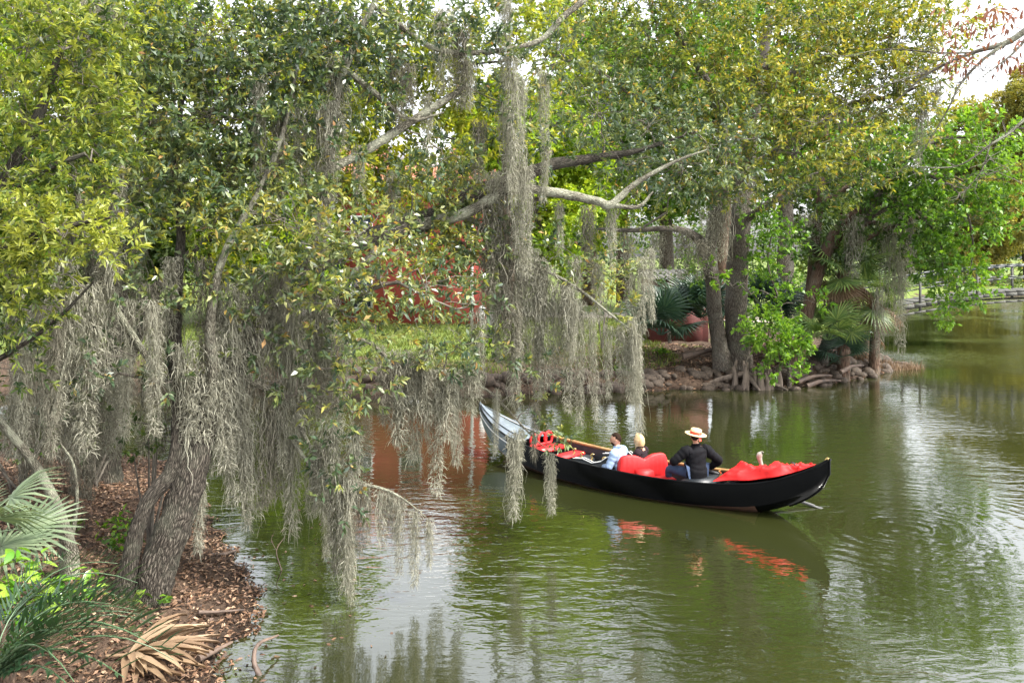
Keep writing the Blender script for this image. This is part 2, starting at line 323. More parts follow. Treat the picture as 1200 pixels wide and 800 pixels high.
def height(x, y):
    x, y = np.asarray(x, float), np.asarray(y, float); wg = .10*np.sin(x*3.1+y*2.3)+.07*np.sin(x*6.3-y*4.9+1)+.05*np.sin(y*9.7+x*2); a, b = sdf(NEAR, x, y)+wg, sdf(FAR, x, y)+wg
    ha = np.where(a > 0, .30*np.minimum(a, 2.2)+.16*np.clip(a-2.2, 0, 5)+bumps(x, y)*np.clip(a, 0, 1), 0)
    hb = np.where(b > 0, .75*np.minimum(b, .6)+.10*np.clip(b-.6, 0, 3)+.02*np.clip(b-3.7, 0, 20)+bumps(x, y)*np.clip(b, 0, 1), 0)
    out = -.35*np.clip(-np.maximum(a, b), 0, 2.5)
    return np.where(a > 0, ha, np.where(b > 0, hb, out))
def gz(x, y): return float(height(np.array([x]), np.array([y]))[0])
xs = np.concatenate([[-1500, -600, -250, -120, -70, -45, -30, -22], np.arange(-17, -8, .5), np.arange(-8, -2, .15), np.arange(-2, 22, .28), np.arange(22, 36, .7), np.arange(36, 70, 2.5), [80, 95, 115, 130, 150, 250, 600, 1500]])
ys = np.concatenate([[-300, -100, -40, -15, -5, 0, 3], np.arange(5, 8, .4), np.arange(8, 16, .18), np.arange(16, 26, .3), np.arange(26, 30, .16), np.arange(30, 40, .28), np.arange(40, 70, .8), np.arange(70, 115, 2.5), [125, 200, 400, 800, 1500]])
gx, gy = np.meshgrid(xs, ys); hz = height(gx, gy)
mb = MB(); loft(mb, np.stack([gx, gy, hz], -1))
ground = mb.build('ground', M['ground'], smooth=True, kind='structure', label='leaf littered banks and lawn around the lagoon')
la = ground.data.attributes.new('lawn', 'FLOAT', 'POINT')
lawn = np.clip((sdf(FAR, gx, gy)-np.where(gy > 42, .2, 2.2))/np.where(gy > 42, .5, 3.0), 0, 1)*np.where((gx < 4.5) | (gy > 42), 1, .25); la.data.foreach_set('value', lawn.ravel())
mb = MB(); mb.add([[-1500, -300, 0], [1500, -300, 0], [1500, 1500, 0], [-1500, 1500, 0]], [[0, 1, 2, 3]])
mb.build('water', M['water'], kind='structure', label='olive green lagoon water with fine ripples')
px_ = np.linspace(-16, 14, 61); rows = []
for k in (0, .33, .66, 1):
    yy = 46+.6*np.sin(px_*.3)+k*4.2; rows.append(np.stack([px_, yy, height(px_, yy)+.05+.02*math.sin(k*3.14)], -1))
mb = MB(); loft(mb, rows); mb.build('path', M['path'], kind='structure', smooth=True, label='pale gravel path across the far lawn')
# ---------------------------------------------------------------- foliage
def add_leaves(mb, pos, d, L, Wd, tint, droop=.12, fold=.22):
    n = len(pos); d = unit(d); nr = R.standard_normal((n, 3))+np.array([0, 0, 1.1]); nr = unit(nr-d*(nr*d).sum(1)[:, None]); s = np.cross(d, nr)
    L = np.broadcast_to(L, (n,))[:, None]; Wd = np.broadcast_to(Wd, (n,))[:, None]
    mid = pos+d*L*.48; tip = pos+d*L+np.array([0, 0, -1.])*L*droop
    V = np.stack([pos, mid+s*Wd/2+nr*Wd*fold, tip, mid-s*Wd/2+nr*Wd*fold], 1).reshape(-1, 3)
    mb.add(V, np.arange(4*n).reshape(n, 4), tint)
def spray_points(c, r, n, shell=.55):
    v = unit(R.standard_normal((n, 3))); q = R.random(n)**(1/3.0); q = shell+(1-shell)*q if shell < 1 else q
    q = np.where(R.random(n) < .3, R.random(n)**.5, q)
    return c+v*q[:, None]*r, v
def twig(mb, a, b, r0, r1, sag=.06, seg=3):
    a, b = np.asarray(a), np.asarray(b); t = np.linspace(0, 1, seg+1)[:, None]; L = np.linalg.norm(b-a)
    P = a+(b-a)*t; P[1:-1] += R.standard_normal((seg-1, 3))*L*.07; P[:, 2] += (np.sin(np.pi*t[:, 0])*L*sag)
    tube(mb, P, np.linspace(r0, r1, seg+1), 4, .5, cap=False)
def foliage(blobs, leafL, leafW, per, limbs, crown, twigs, tw=.22, tbase=.45, tvar=.2, gap=.0, young=0.0, up=.35, rboost=1.0, twigprob=.55, dens=1.0, low=1.0):
    """blobs: (px, py, depth, rpx, rpy, sprays[, tint shift]) -> leaves into crown, twigs from the nearest limb point into twigs"""
    LP = np.concatenate(limbs) if limbs else None
    for bl in blobs:
        px, py, d, rx, ry, n = bl[:6]; n = max(2, int(n*(dens if py < 240 or low == 1.0 else low))); sh = bl[6] if len(bl) > 6 else 0
        c = at(px, py, d); r = np.array([rx*d/F, max(rx, ry)*d/F*.9, ry*d/F])*rboost
        P, v = spray_points(c, r, n)
        if gap: P = P[np.sin(P[:, 0]*4.1+P[:, 2]*3.3)+np.cos(P[:, 2]*5.2-P[:, 1]*2.7) > -2+gap*2]; v = unit(P-c)
        dirs = unit(v+np.array([0, 0, up])+R.standard_normal((len(P), 3))*.45)
        k = R.integers(max(3, per-4), per+5, len(P)); idx = np.repeat(np.arange(len(P)), k); f = R.random(len(idx))
        pos = P[idx]+dirs[idx]*(f*tw)[:, None]; ld = dirs[idx]*(.35+.65*f)[:, None]+unit(R.standard_normal((len(idx), 3)))*.8
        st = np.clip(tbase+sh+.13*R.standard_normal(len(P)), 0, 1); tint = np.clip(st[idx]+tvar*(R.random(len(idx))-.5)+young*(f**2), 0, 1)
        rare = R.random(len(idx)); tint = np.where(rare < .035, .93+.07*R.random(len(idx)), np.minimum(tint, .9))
        sz = .65+.6*R.random(len(idx)); add_leaves(crown, pos, ld, leafL*sz, leafW*sz*(.8+.4*R.random(len(idx))), tint)
        if LP is not None and twigs is not None:
            q = LP[np.argmin(((LP-c)**2).sum(1)+2.0*np.maximum(0, LP[:, 2]-c[2])**2)]; L = np.linalg.norm(c-q)
            th = np.clip(.006+.010*L, .008, .035); bc = c-np.array([0, 0, r[2]*.3]); twig(twigs, q, bc, th, th*.5, .10, 6)
            for p in P[R.random(len(P)) < twigprob]: twig(twigs, bc+(c-bc)*R.random(), p, th*.35, .004, .05, 3)

def limb(pts, n=6):
    """pts: (px, py, depth, radius) -> spline centre line and radii"""
    S = spline([[*at(p[0], p[1], p[2]), p[3]] for p in pts], n); return S[:, :3], np.maximum(S[:, 3], .004)
def tree(name, label, limbs, bark, lbark=None, lr=1.0, base=None, group=None, sides=10, trunk_n=1, wob=.04, flare=.35):
    """limbs: list of pixel poly-lines; the first trunk_n are trunks. returns root, the limb points"""
    L = [limb(p) for p in limbs]; b = L[0][0][0]; root = thing(name, label, 'tree', (b[0], b[1], b[2]), 0, group)
    for i, (P, r) in enumerate(L):
        mb = MB()
        if i < trunk_n:
            P = P.copy(); k = np.exp(-np.linspace(0, 1, len(P))*14); r = r*(1+flare*k)
            tube(mb, np.vstack([P[0]-[0, 0, .9], P]), np.concatenate([[r[0]*1.35], r]), 16, .5, wob, m=0)
        else: tube(mb, P, r*lr, sides, .5, wob)
        mb.build('trunk' if i < trunk_n else 'limb', bark if i < trunk_n or lbark is None else lbark, root, smooth=True)
    return root, [P for P, r in L]
def finish(root, crown, twigs, mat, tname='twigs'):
    if crown.n: crown.build('crown', mat, root, kind='stuff')
    if twigs is not None and twigs.n: twigs.build(tname, M['twig'], root, kind='stuff', smooth=True)

# -- 1: the leaning live oak on the near bank
ROOT_OAK, LP = tree('live_oak', 'leaning live oak hung with moss, double trunk beside the water', [
    [(174,712,10.0,.17),(185,665,10.05,.19),(206,610,10.15,.19),(224,555,10.25,.18),(238,505,10.4,.165),(252,468,10.5,.17),(280,420,10.7,.13),(306,374,11.0,.12),(345,330,11.4,.13),(400,292,12.0,.14),(470,268,12.6,.16),(520,250,13.0,.15),(560,226,13.2,.13),(600,212,13.4,.115),(640,195,13.6,.095),(690,186,13.9,.08),(740,178,14.2,.05),(800,160,14.6,.02)],
    [(140,714,9.9,.125),(150,668,9.85,.095),(161,620,9.9,.085),(176,583,10.0,.085),(200,556,10.15,.10),(210,520,10.25,.10),(210,470,10.4,.095),(205,410,10.5,.085),(207,340,10.6,.07),(212,270,10.7,.055),(205,190,10.8,.04),(215,110,10.9,.03),(230,30,11,.02)],
    [(470,268,12.6,.11),(540,252,12.7,.10),(600,222,12.8,.088),(650,226,12.9,.085),(700,236,13.0,.08),(716,240,13.0,.075),(745,215,13.1,.05),(790,190,13.2,.03),(830,175,13.3,.012)],
    [(700,236,13.0,.05),(745,243,13.0,.035),(765,225,13.1,.018)],
    [(280,420,10.7,.09),(300,398,10.8,.06),(322,352,10.9,.05),(345,345,11,.04),(395,352,11.2,.03)],
    [(236,505,10.4,.12),(250,440,10.3,.09),(246,380,10.2,.07),(262,300,10.3,.055),(300,230,10.5,.045),(330,160,10.7,.035),(350,70,10.9,.02)],
    [(345,330,11.4,.10),(380,270,11.3,.09),(384,200,11.2,.085),(390,140,11.2,.075),(404,80,11.2,.06),(440,0,11.3,.045),(450,-30,11.3,.04)],
    [(384,200,11.2,.06),(430,176,11.5,.075),(470,150,11.8,.07),(530,112,12.1,.055),(545,100,12.2,.02)],
    [(404,80,11.2,.05),(440,110,11.4,.05),(480,140,11.7,.03),(520,132,11.9,.015)],
    [(280,440,10.6,.08),(340,470,10.9,.045),(352,500,11,.035),(375,548,11,.025)],
    [(300,398,10.8,.05),(350,420,11.4,.05),(390,405,11.9,.04),(430,400,12.2,.033),(470,430,12.5,.032),(530,440,12.8,.027),(568,455,13,.026),(595,480,13,.021),(618,505,13,.015),(650,535,13,.007)],
    [(330,500,10.9,.03),(380,560,10.8,.025),(440,570,10.8,.022),(470,583,10.8,.018),(500,606,10.8,.008)],
    [(440,8,11.3,.05),(520,60,12,.05),(622,52,12.6,.045),(660,20,12.8,.055),(700,-12,13,.05)],
    [(210,470,10.4,.06),(160,400,10.2,.05),(120,330,10.0,.045),(95,250,9.8,.04),(80,150,9.8,.03)],
    [(470,268,12.6,.12),(440,295,12.3,.10),(425,310,12.0,.05),(400,330,11.8,.03)],
    [(520,252,13,.05),(560,262,12.9,.05),(580,300,12.9,.04),(640,318,13,.03),(680,340,13,.028),(720,372,13,.02),(755,398,13,.01)],
    ], M['bark_oak'], M['bark_limb'], .85, trunk_n=2, sides=9, wob=.07)
crown, tw = MB(), MB()
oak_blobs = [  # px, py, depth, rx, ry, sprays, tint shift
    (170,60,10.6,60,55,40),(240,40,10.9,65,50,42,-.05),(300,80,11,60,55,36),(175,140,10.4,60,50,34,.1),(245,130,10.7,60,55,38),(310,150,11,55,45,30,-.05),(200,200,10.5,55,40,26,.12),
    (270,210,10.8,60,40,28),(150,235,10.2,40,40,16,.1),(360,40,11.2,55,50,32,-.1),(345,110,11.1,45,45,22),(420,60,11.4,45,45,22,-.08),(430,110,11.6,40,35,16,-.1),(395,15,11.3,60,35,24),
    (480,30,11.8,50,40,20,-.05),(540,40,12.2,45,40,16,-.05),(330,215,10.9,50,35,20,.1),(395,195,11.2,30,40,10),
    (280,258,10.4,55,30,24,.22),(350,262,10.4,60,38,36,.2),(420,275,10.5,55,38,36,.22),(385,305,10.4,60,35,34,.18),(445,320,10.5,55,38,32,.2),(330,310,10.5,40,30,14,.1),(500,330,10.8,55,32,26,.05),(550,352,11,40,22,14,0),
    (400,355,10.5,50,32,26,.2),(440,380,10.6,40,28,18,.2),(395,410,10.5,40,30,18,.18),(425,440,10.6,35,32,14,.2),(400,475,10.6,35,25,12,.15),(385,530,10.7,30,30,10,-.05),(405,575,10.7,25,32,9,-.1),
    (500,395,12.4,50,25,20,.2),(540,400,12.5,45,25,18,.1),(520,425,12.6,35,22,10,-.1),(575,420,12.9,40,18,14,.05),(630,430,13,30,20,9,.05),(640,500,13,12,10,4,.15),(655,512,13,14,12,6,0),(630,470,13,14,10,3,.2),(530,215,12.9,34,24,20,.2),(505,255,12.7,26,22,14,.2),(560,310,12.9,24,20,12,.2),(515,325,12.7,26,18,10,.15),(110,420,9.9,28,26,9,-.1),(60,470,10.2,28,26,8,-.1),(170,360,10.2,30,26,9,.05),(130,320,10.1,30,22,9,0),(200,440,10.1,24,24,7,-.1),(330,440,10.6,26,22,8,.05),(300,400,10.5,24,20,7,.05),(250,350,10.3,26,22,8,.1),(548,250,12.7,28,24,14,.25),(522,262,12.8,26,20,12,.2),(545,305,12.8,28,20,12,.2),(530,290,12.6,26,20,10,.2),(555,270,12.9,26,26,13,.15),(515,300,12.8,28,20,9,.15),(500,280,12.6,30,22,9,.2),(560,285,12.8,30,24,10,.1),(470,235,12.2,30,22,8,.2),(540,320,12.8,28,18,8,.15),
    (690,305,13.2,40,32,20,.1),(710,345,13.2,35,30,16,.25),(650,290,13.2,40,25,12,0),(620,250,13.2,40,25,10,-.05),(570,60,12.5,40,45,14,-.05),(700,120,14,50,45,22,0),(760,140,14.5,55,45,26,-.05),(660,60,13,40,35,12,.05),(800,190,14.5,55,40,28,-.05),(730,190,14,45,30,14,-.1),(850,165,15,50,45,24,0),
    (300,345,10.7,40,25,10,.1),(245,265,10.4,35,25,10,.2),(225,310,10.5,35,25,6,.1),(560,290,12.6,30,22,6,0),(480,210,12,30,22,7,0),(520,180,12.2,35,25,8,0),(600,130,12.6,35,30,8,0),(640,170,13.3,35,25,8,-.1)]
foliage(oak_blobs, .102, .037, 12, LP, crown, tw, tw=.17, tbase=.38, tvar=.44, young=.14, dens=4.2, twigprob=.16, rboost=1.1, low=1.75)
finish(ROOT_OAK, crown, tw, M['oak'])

# -- 2: yellow tipped evergreen at the picture's edge
ROOT_YEL, LP = tree('evergreen_oak', 'evergreen oak with bright yellow green shoots, trunk leaning out over the brown leaf slope', [
    [(-60,760,8.6,.20),(-75,600,8.7,.17),(-60,450,8.8,.15),(-40,330,8.8,.12),(0,230,8.8,.09),(40,150,8.9,.06),(70,60,9,.03)],
    [(-60,450,8.8,.05),(0,420,8.7,.03),(60,380,8.7,.02),(110,330,8.7,.01)],
    [(-40,330,8.8,.08),(10,290,8.6,.06),(80,265,8.5,.03),(130,255,8.5,.012)],
    [(0,230,8.8,.07),(50,200,8.8,.04),(100,180,8.8,.02)],
    [(-40,330,8.8,.08),(-60,200,8.8,.07),(-30,60,8.8,.05),(0,-20,8.8,.03)]], M['bark_oak'])
crown, tw = MB(), MB()
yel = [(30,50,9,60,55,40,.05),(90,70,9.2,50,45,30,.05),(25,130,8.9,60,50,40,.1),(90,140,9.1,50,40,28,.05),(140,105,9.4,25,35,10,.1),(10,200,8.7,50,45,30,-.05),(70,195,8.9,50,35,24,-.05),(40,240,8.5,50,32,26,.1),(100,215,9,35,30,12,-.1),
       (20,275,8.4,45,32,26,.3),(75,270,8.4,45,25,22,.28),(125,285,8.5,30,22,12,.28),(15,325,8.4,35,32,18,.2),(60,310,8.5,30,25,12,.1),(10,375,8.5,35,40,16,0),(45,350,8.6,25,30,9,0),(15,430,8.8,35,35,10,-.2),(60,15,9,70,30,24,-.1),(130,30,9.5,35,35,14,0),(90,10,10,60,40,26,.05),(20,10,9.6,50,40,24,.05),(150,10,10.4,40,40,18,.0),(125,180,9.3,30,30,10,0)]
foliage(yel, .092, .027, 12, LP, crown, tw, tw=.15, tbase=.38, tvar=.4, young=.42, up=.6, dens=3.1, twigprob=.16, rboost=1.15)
finish(ROOT_YEL, crown, tw, M['yellow'])

# -- 3: big tree with two grey trunks on the far bank
ROOT_TWIN, LP = tree('twin_trunk_tree', 'tall tree with two pale grey trunks rising together from the stony far bank', [
    [(866,433,29.3,.46),(866,410,29.3,.41),(863,370,29.2,.38),(864,320,29,.36),(868,260,28.4,.33),(874,200,28.2,.29),(884,120,28,.23),(900,30,27.8,.16),(915,-60,27.8,.08)],
    [(848,434,29.1,.36),(843,405,29.1,.27),(838,370,29,.25),(835,330,28.1,.24),(829,300,28,.26),(818,280,27.6,.17),(790,268,27,.10),(740,270,26,.07),(700,268,25.4,.04)],
    [(829,300,28,.22),(840,250,27.6,.20),(850,190,27,.18),(840,120,26,.15),(800,50,25,.10),(770,-20,24,.06)],
    [(884,120,28,.13),(940,80,26,.12),(1000,60,24.5,.09),(1060,56,23.5,.05),(1090,75,23,.025)],
    [(874,200,28.2,.16),(930,165,26,.12),(990,125,24.5,.09),(1050,112,23.5,.05),(1100,90,23,.02)],
    [(850,190,27,.12),(800,150,25,.10),(740,110,23.5,.08),(680,70,22.5,.05)],
    [(840,120,26,.10),(880,90,24,.08),(920,70,22.5,.05)],
    [(868,260,28.4,.16),(900,240,27.5,.13),(945,210,26.8,.09),(1000,190,26,.05)]], M['bark_grey'], trunk_n=2, sides=9, flare=.1)
crown, tw = MB(), MB()
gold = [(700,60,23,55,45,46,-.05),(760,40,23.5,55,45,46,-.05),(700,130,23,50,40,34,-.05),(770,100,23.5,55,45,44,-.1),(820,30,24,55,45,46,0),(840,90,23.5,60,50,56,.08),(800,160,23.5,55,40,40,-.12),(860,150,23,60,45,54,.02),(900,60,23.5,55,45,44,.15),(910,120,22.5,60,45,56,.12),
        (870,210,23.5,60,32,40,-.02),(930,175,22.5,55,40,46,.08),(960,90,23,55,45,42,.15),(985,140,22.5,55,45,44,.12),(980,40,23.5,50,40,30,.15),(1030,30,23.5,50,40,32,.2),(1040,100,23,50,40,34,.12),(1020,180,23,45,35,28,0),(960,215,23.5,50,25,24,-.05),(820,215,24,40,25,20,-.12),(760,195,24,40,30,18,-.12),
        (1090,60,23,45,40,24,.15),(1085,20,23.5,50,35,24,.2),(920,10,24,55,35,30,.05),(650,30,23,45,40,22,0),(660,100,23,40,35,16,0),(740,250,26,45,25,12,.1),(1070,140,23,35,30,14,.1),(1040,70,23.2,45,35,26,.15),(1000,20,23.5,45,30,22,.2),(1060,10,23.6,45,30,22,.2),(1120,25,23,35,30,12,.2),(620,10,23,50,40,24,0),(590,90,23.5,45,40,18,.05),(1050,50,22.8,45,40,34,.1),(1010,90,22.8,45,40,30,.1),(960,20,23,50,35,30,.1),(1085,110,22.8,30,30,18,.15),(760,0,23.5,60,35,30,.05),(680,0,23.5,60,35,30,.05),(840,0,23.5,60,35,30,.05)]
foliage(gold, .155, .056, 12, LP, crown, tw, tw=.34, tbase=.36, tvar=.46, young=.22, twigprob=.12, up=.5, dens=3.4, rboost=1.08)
finish(ROOT_TWIN, crown, tw, M['gold'])

# -- 4: dark leaning oak above the palms on the point
ROOT_PT, LP = tree('leaning_oak', 'dark oak with two leaning trunks and crooked moss hung limbs above the palms', [
    [(930,432,29.5,.30),(938,400,29.5,.24),(950,350,29.6,.22),(966,300,29.7,.21),(985,265,29.8,.17),(1020,240,29.9,.14),(1060,232,30,.10),(1110,235,30,.05)],
    [(938,428,30.2,.26),(944,390,30.2,.20),(950,340,30.2,.19),(955,290,30.2,.17),(960,240,30.3,.14),(965,180,30.4,.10),(975,110,30.5,.06)],
    [(985,265,29.8,.12),(1000,285,29.6,.10),(1040,268,29.5,.08),(1080,255,29.4,.05),(1110,265,29.3,.025)],
    [(1020,240,29.9,.10),(1060,212,29.6,.08),(1110,205,29.4,.05),(1150,225,29.2,.025)],
    [(966,300,29.7,.12),(1000,270,30,.10),(1030,262,30.2,.08),(1065,290,30.3,.04)],
    [(960,240,30.3,.10),(1000,215,30,.09),(1040,180,29.8,.06),(1080,170,29.6,.03)]], M['bark_brown'], trunk_n=2, sides=8)
crown, tw = MB(), MB()
foliage([(1000,215,30,60,30,40),(1050,250,29.7,55,28,30),(990,265,29.8,45,25,22),(1040,200,29.8,50,30,30),(960,290,29.8,35,30,18),(1080,275,29.5,40,22,16),(930,260,30,40,35,26),(1020,290,29.8,35,22,12)], .20, .07, 11, LP, crown, tw, tw=.35, tbase=.3, tvar=.35, twigprob=.2, dens=2.5)
finish(ROOT_PT, crown, tw, M['mid'])

# -- 5: fresh green tree arching over the water by the bridge
ROOT_ARCH, LP = tree('arching_tree', 'fresh light green tree arching out over the water before the footbridge', [
    [(962,424,31,.20),(975,380,31,.17),(990,320,30.5,.15),(1010,260,29.5,.13),(1050,200,28.5,.11),(1100,165,28,.07),(1150,160,27.6,.03)],
    [(1050,200,28.5,.07),(1100,210,28,.06),(1130,240,27.7,.04),(1140,300,27.6,.02),(1120,350,27.5,.008)],
    [(1010,260,29.5,.08),(1060,240,28.6,.06),(1100,280,28,.03),(1105,330,27.8,.012)]], M['bark_grey'], sides=8)
crown, tw = MB(), MB()
arch = [(1060,180,28.3,40,30,46),(1105,165,28,45,30,52,.1),(1150,160,27.7,40,28,40,.15),(1050,225,28.2,35,28,34,-.1),(1100,210,27.8,45,32,54),(1145,205,27.5,40,30,44,.1),(1180,200,27.4,28,30,24,.15),(1085,255,27.7,38,28,40,-.1),(1130,255,27.5,40,32,48),(1170,250,27.4,25,28,22,.1),
        (1095,300,27.7,28,28,28,-.05),(1125,310,27.6,30,30,34,.05),(1148,330,27.5,20,22,18,.15),(1112,350,27.6,18,16,14,.1),(1105,372,27.6,10,10,6,.2),(1000,175,29,35,25,24,0),(1020,205,28.8,30,25,18,-.1)]
foliage(arch, .16, .085, 13, LP, crown, tw, tw=.32, tbase=.5, tvar=.4, young=.15, twigprob=.15, dens=2.0)
finish(ROOT_ARCH, crown, tw, M['bright'])

# -- 6: bright green sapling hanging in front of the trunks
ROOT_SAP, LP = tree('green_sapling', 'bright green sapling drooping over the stones between the grey trunks and the palms', [
    [(925,436,28.4,.05),(922,400,28.3,.045),(912,350,28.2,.035),(900,310,28.1,.03),(905,270,28,.02)],
    [(912,350,28.2,.03),(890,340,27.9,.02),(880,345,27.7,.012)]], M['bark_grey'], sides=6)
crown, tw = MB(), MB()
foliage([(905,390,27.8,32,24,44,.05),(890,385,27.6,22,18,20,.1),(925,400,27.8,22,20,20,0),(915,430,27.5,22,16,18,.05),(930,418,27.6,16,12,10,0),(896,300,28,24,26,20,0),(920,275,28.1,22,20,12,-.1),(885,262,28,25,25,20,-.05),(925,335,28.1,16,14,8,-.05),(955,352,28,14,10,6,.05),(895,340,28,22,18,10,.05),(830,320,27.6,18,14,10,.1),(815,315,27.6,14,12,7,.1)],
        .15, .08, 13, LP, crown, tw, tw=.3, tbase=.52, tvar=.4, young=.15, twigprob=.15, dens=2.0)
finish(ROOT_SAP, crown, tw, M['bright'])

# -- 7: bare branch with russet leaves reaching in from above
ROOT_BR, LP = tree('overhanging_branch', 'bare twiggy branch with a few russet dead leaves hanging in against the white sky', [
    [(1290,-10,9,.05),(1220,25,9,.04),(1180,50,9,.032),(1140,62,9.1,.022),(1090,85,9.2,.014),(1050,118,9.3,.008),(1020,140,9.4,.004)],
    [(1180,50,9,.022),(1150,72,9,.017),(1125,100,9,.013),(1110,130,9,.009),(1080,180,9.1,.005)],
    [(1240,100,9,.02),(1190,150,9,.016),(1160,170,9,.012),(1120,195,9.1,.008),(1060,195,9.2,.004)],
    [(1160,170,9,.009),(1150,200,9,.007),(1130,225,9,.003)],
    [(1140,62,9.1,.012),(1100,62,9.2,.009),(1040,58,9.3,.006),(980,68,9.4,.003)],
    [(1220,25,9,.018),(1190,60,8.9,.012),(1165,80,8.9,.007),(1145,95,8.9,.003)],
    [(1090,85,9.2,.008),(1060,92,9.2,.006),(1000,118,9.3,.004),(950,150,9.4,.002)]], M['bark_limb'], trunk_n=0, sides=5, wob=.03)
crown = MB(); tw = MB()
for _ in range(80):
    p = at(R.uniform(1105, 1215), R.uniform(5, 85), 9+R.normal()*.1); add_leaves(crown, p+R.normal(size=(3, 3))*.03, R.normal(size=(3, 3))*.6+[0, 0, -.9], .10, .03, R.uniform(.2, .75, 3))
for _ in range(200):
    q = LP[R.integers(len(LP))]; a = q[R.integers(len(q))]; twig(tw, a, a+R.normal(size=3)*[.22, .12, .16], .004, .0015, .05, 3)
crown.build('russet_leaves', leafmat('russet_leaf', [(0, (.10,.035,.025)), (.5, (.22,.09,.06)), (1, (.36,.19,.12))], .25, .6, .3), ROOT_BR, kind='stuff')
tw.build('twigs', M['twig'], ROOT_BR, kind='stuff')

# -- 8: background trees
def bgtree(name, label, px, d, h, rw, mat, bark='bark_brown', lo=.3, dens=1.0, L=.26, group='background trees'):
    x = (px-600)/F*d; z0 = gz(x, d); P = spline([[x, d, z0-.1, .022*h+.05], [x+R.normal()*.15, d, z0+h*.3, .018*h+.04], [x+R.normal()*.3, d, z0+h*.6, .012*h], [x+R.normal()*.4, d, z0+h*.92, .02]], 4)
    root = thing(name, label, 'tree', (x, d, z0), 0, group); mb = MB(); tube(mb, P[:, :3], P[:, 3], 8, .5, .05); mb.build('trunk', M[bark], root, smooth=True)
    crown, tw = MB(), MB(); lm = []
    for k in range(7):
        a = R.uniform(0, 6.28); s = P[R.integers(4, 11), :3]; e = np.array([x+math.cos(a)*rw*.8, d+math.sin(a)*rw*.8, z0+h*R.uniform(lo+.15, .95)]); S = spline([[*s, .05], [*(s*.45+e*.55+[0, 0, .2]), .035], [*e, .012]], 4)
        tube(tw, S[:, :3], S[:, 3]*h/10, 5, .5, cap=False); lm.append(S[:, :3])
    n = int(40*dens); bl = []
    for k in range(n):
        v = unit(R.standard_normal(3)); q = R.random()**.4; c = np.array([x, d, z0+h*(lo+1)/2])+v*q*np.array([rw, rw, h*(1-lo)/2*.95])
        rr = R.uniform(.18, .34)*rw; bl.append((c[0]/c[1]*F+600, YH-(c[2]-H)/c[1]*F, c[1], rr/c[1]*F, rr*.75/c[1]*F, int(30+rr*rr*36), R.normal()*.14))
    foliage(bl, L, L*.55, 10, lm, crown, None, tw=L*1.8, tbase=.5, tvar=.35, young=.1)
    finish(root, crown, tw, M[mat], 'limbs'); return root
T = [('background_tree', 'hazy golden treetop showing in the gap under the russet leaves', 1160, 120, 26, 7.5, 'pale', 'bark_grey', .3),
     ('background_tree', 'slim lime tree filling the gap under the big grey limb', 592, 39, 11.5, 2.0, 'lime', 'bark_brown', .58),
     ('background_tree', 'lime green tree sunlit behind the big grey limb, beside the red house', 632, 44, 12.5, 3.4, 'lime', 'bark_grey', .12),
     ('background_tree', 'round lime shrub like tree by the corner of the red house roof', 335, 40, 6.8, 2.4, 'lime', 'bark_brown', .1),
     ('background_tree', 'yellow green tree standing behind the hanging moss near the white post', 665, 48, 13.5, 3.8, 'lime', 'bark_grey', .2),
     ('background_tree', 'thick trunked brown tree on the lawn beyond the gravel path', 730, 56, 19, 5.0, 'bright', 'bark_brown', .3),
     ('background_tree', 'bright green tree rising behind the red shed', 785, 52, 20, 5.5, 'bright', 'bark_grey', .25),
     ('background_tree', 'dense green tree behind the twin grey trunks', 845, 47, 18, 4.6, 'bright', 'bark_brown', .3),
     ('background_tree', 'tall bright green tree whose top fills the gap above the golden crown', 920, 50, 22, 5.5, 'bright', 'bark_grey', .3),
     ('background_tree', 'mid green tree behind the dark leaning oak', 985, 52, 14, 4.2, 'mid', 'bark_brown', .15),
     ('background_tree', 'olive tree beyond the end of the footbridge', 1060, 104, 11, 6, 'mid', 'bark_brown', .12),
     ('background_tree', 'pale golden tree on the shore beyond the footbridge rails', 1160, 104, 15, 6, 'pale', 'bark_grey', .05),
     ('background_tree', 'large golden green tree on the skyline past the footbridge', 1205, 112, 27, 9, 'pale', 'bark_grey', .15),
     ('background_tree', 'dull green tree on the skyline past the arching green branches', 1120, 116, 14, 8, 'mid', 'bark_grey', .1),
     ('background_tree', 'mid green tree behind the moss curtain above the lawn', 330, 42, 9.0, 3.4, 'mid', 'bark_brown', .25),
     ('background_tree', 'yellow green tree seen between the oak trunk and the moss', 250, 44, 9.5, 3.6, 'lime', 'bark_brown', .2),
     ('background_tree', 'dark green tree behind the evergreen oak crown', 150, 40, 10.5, 3.8, 'mid', 'bark_brown', .12),
     ('background_tree', 'bushy green tree far beyond the leaf covered slope', 50, 38, 10.5, 4.0, 'mid', 'bark_brown', .08),
     ('background_tree', 'green tree on the far bank at the frame edge behind the yellow shoots', -40, 36, 12, 4.2, 'bright', 'bark_brown', .1),
     ('background_tree', 'slim lime tree between two hanging moss beards above the red house', 590, 52, 13.5, 3.0, 'lime', 'bark_grey', .35),
     ('background_tree', 'tall lime tree high behind the shaggy moss column', 375, 46, 17, 3.0, 'lime', 'bark_grey', .3),
     ('background_tree', 'tall sunlit tree behind the slim bare sapling on the slope', 175, 42, 19, 4.2, 'lime', 'bark_brown', .3),
     ('background_tree', 'tall sunlit tree behind the yellow green shoots', 60, 40, 18, 4.5, 'lime', 'bark_brown', .3),
     ('background_tree', 'tall green tree behind the thickest pale moss beard', 690, 58, 22, 5.0, 'lime', 'bark_brown', .3)]
for a in T: bgtree(*a, dens=1.0, L=.24 if a[3] < 60 else .42)
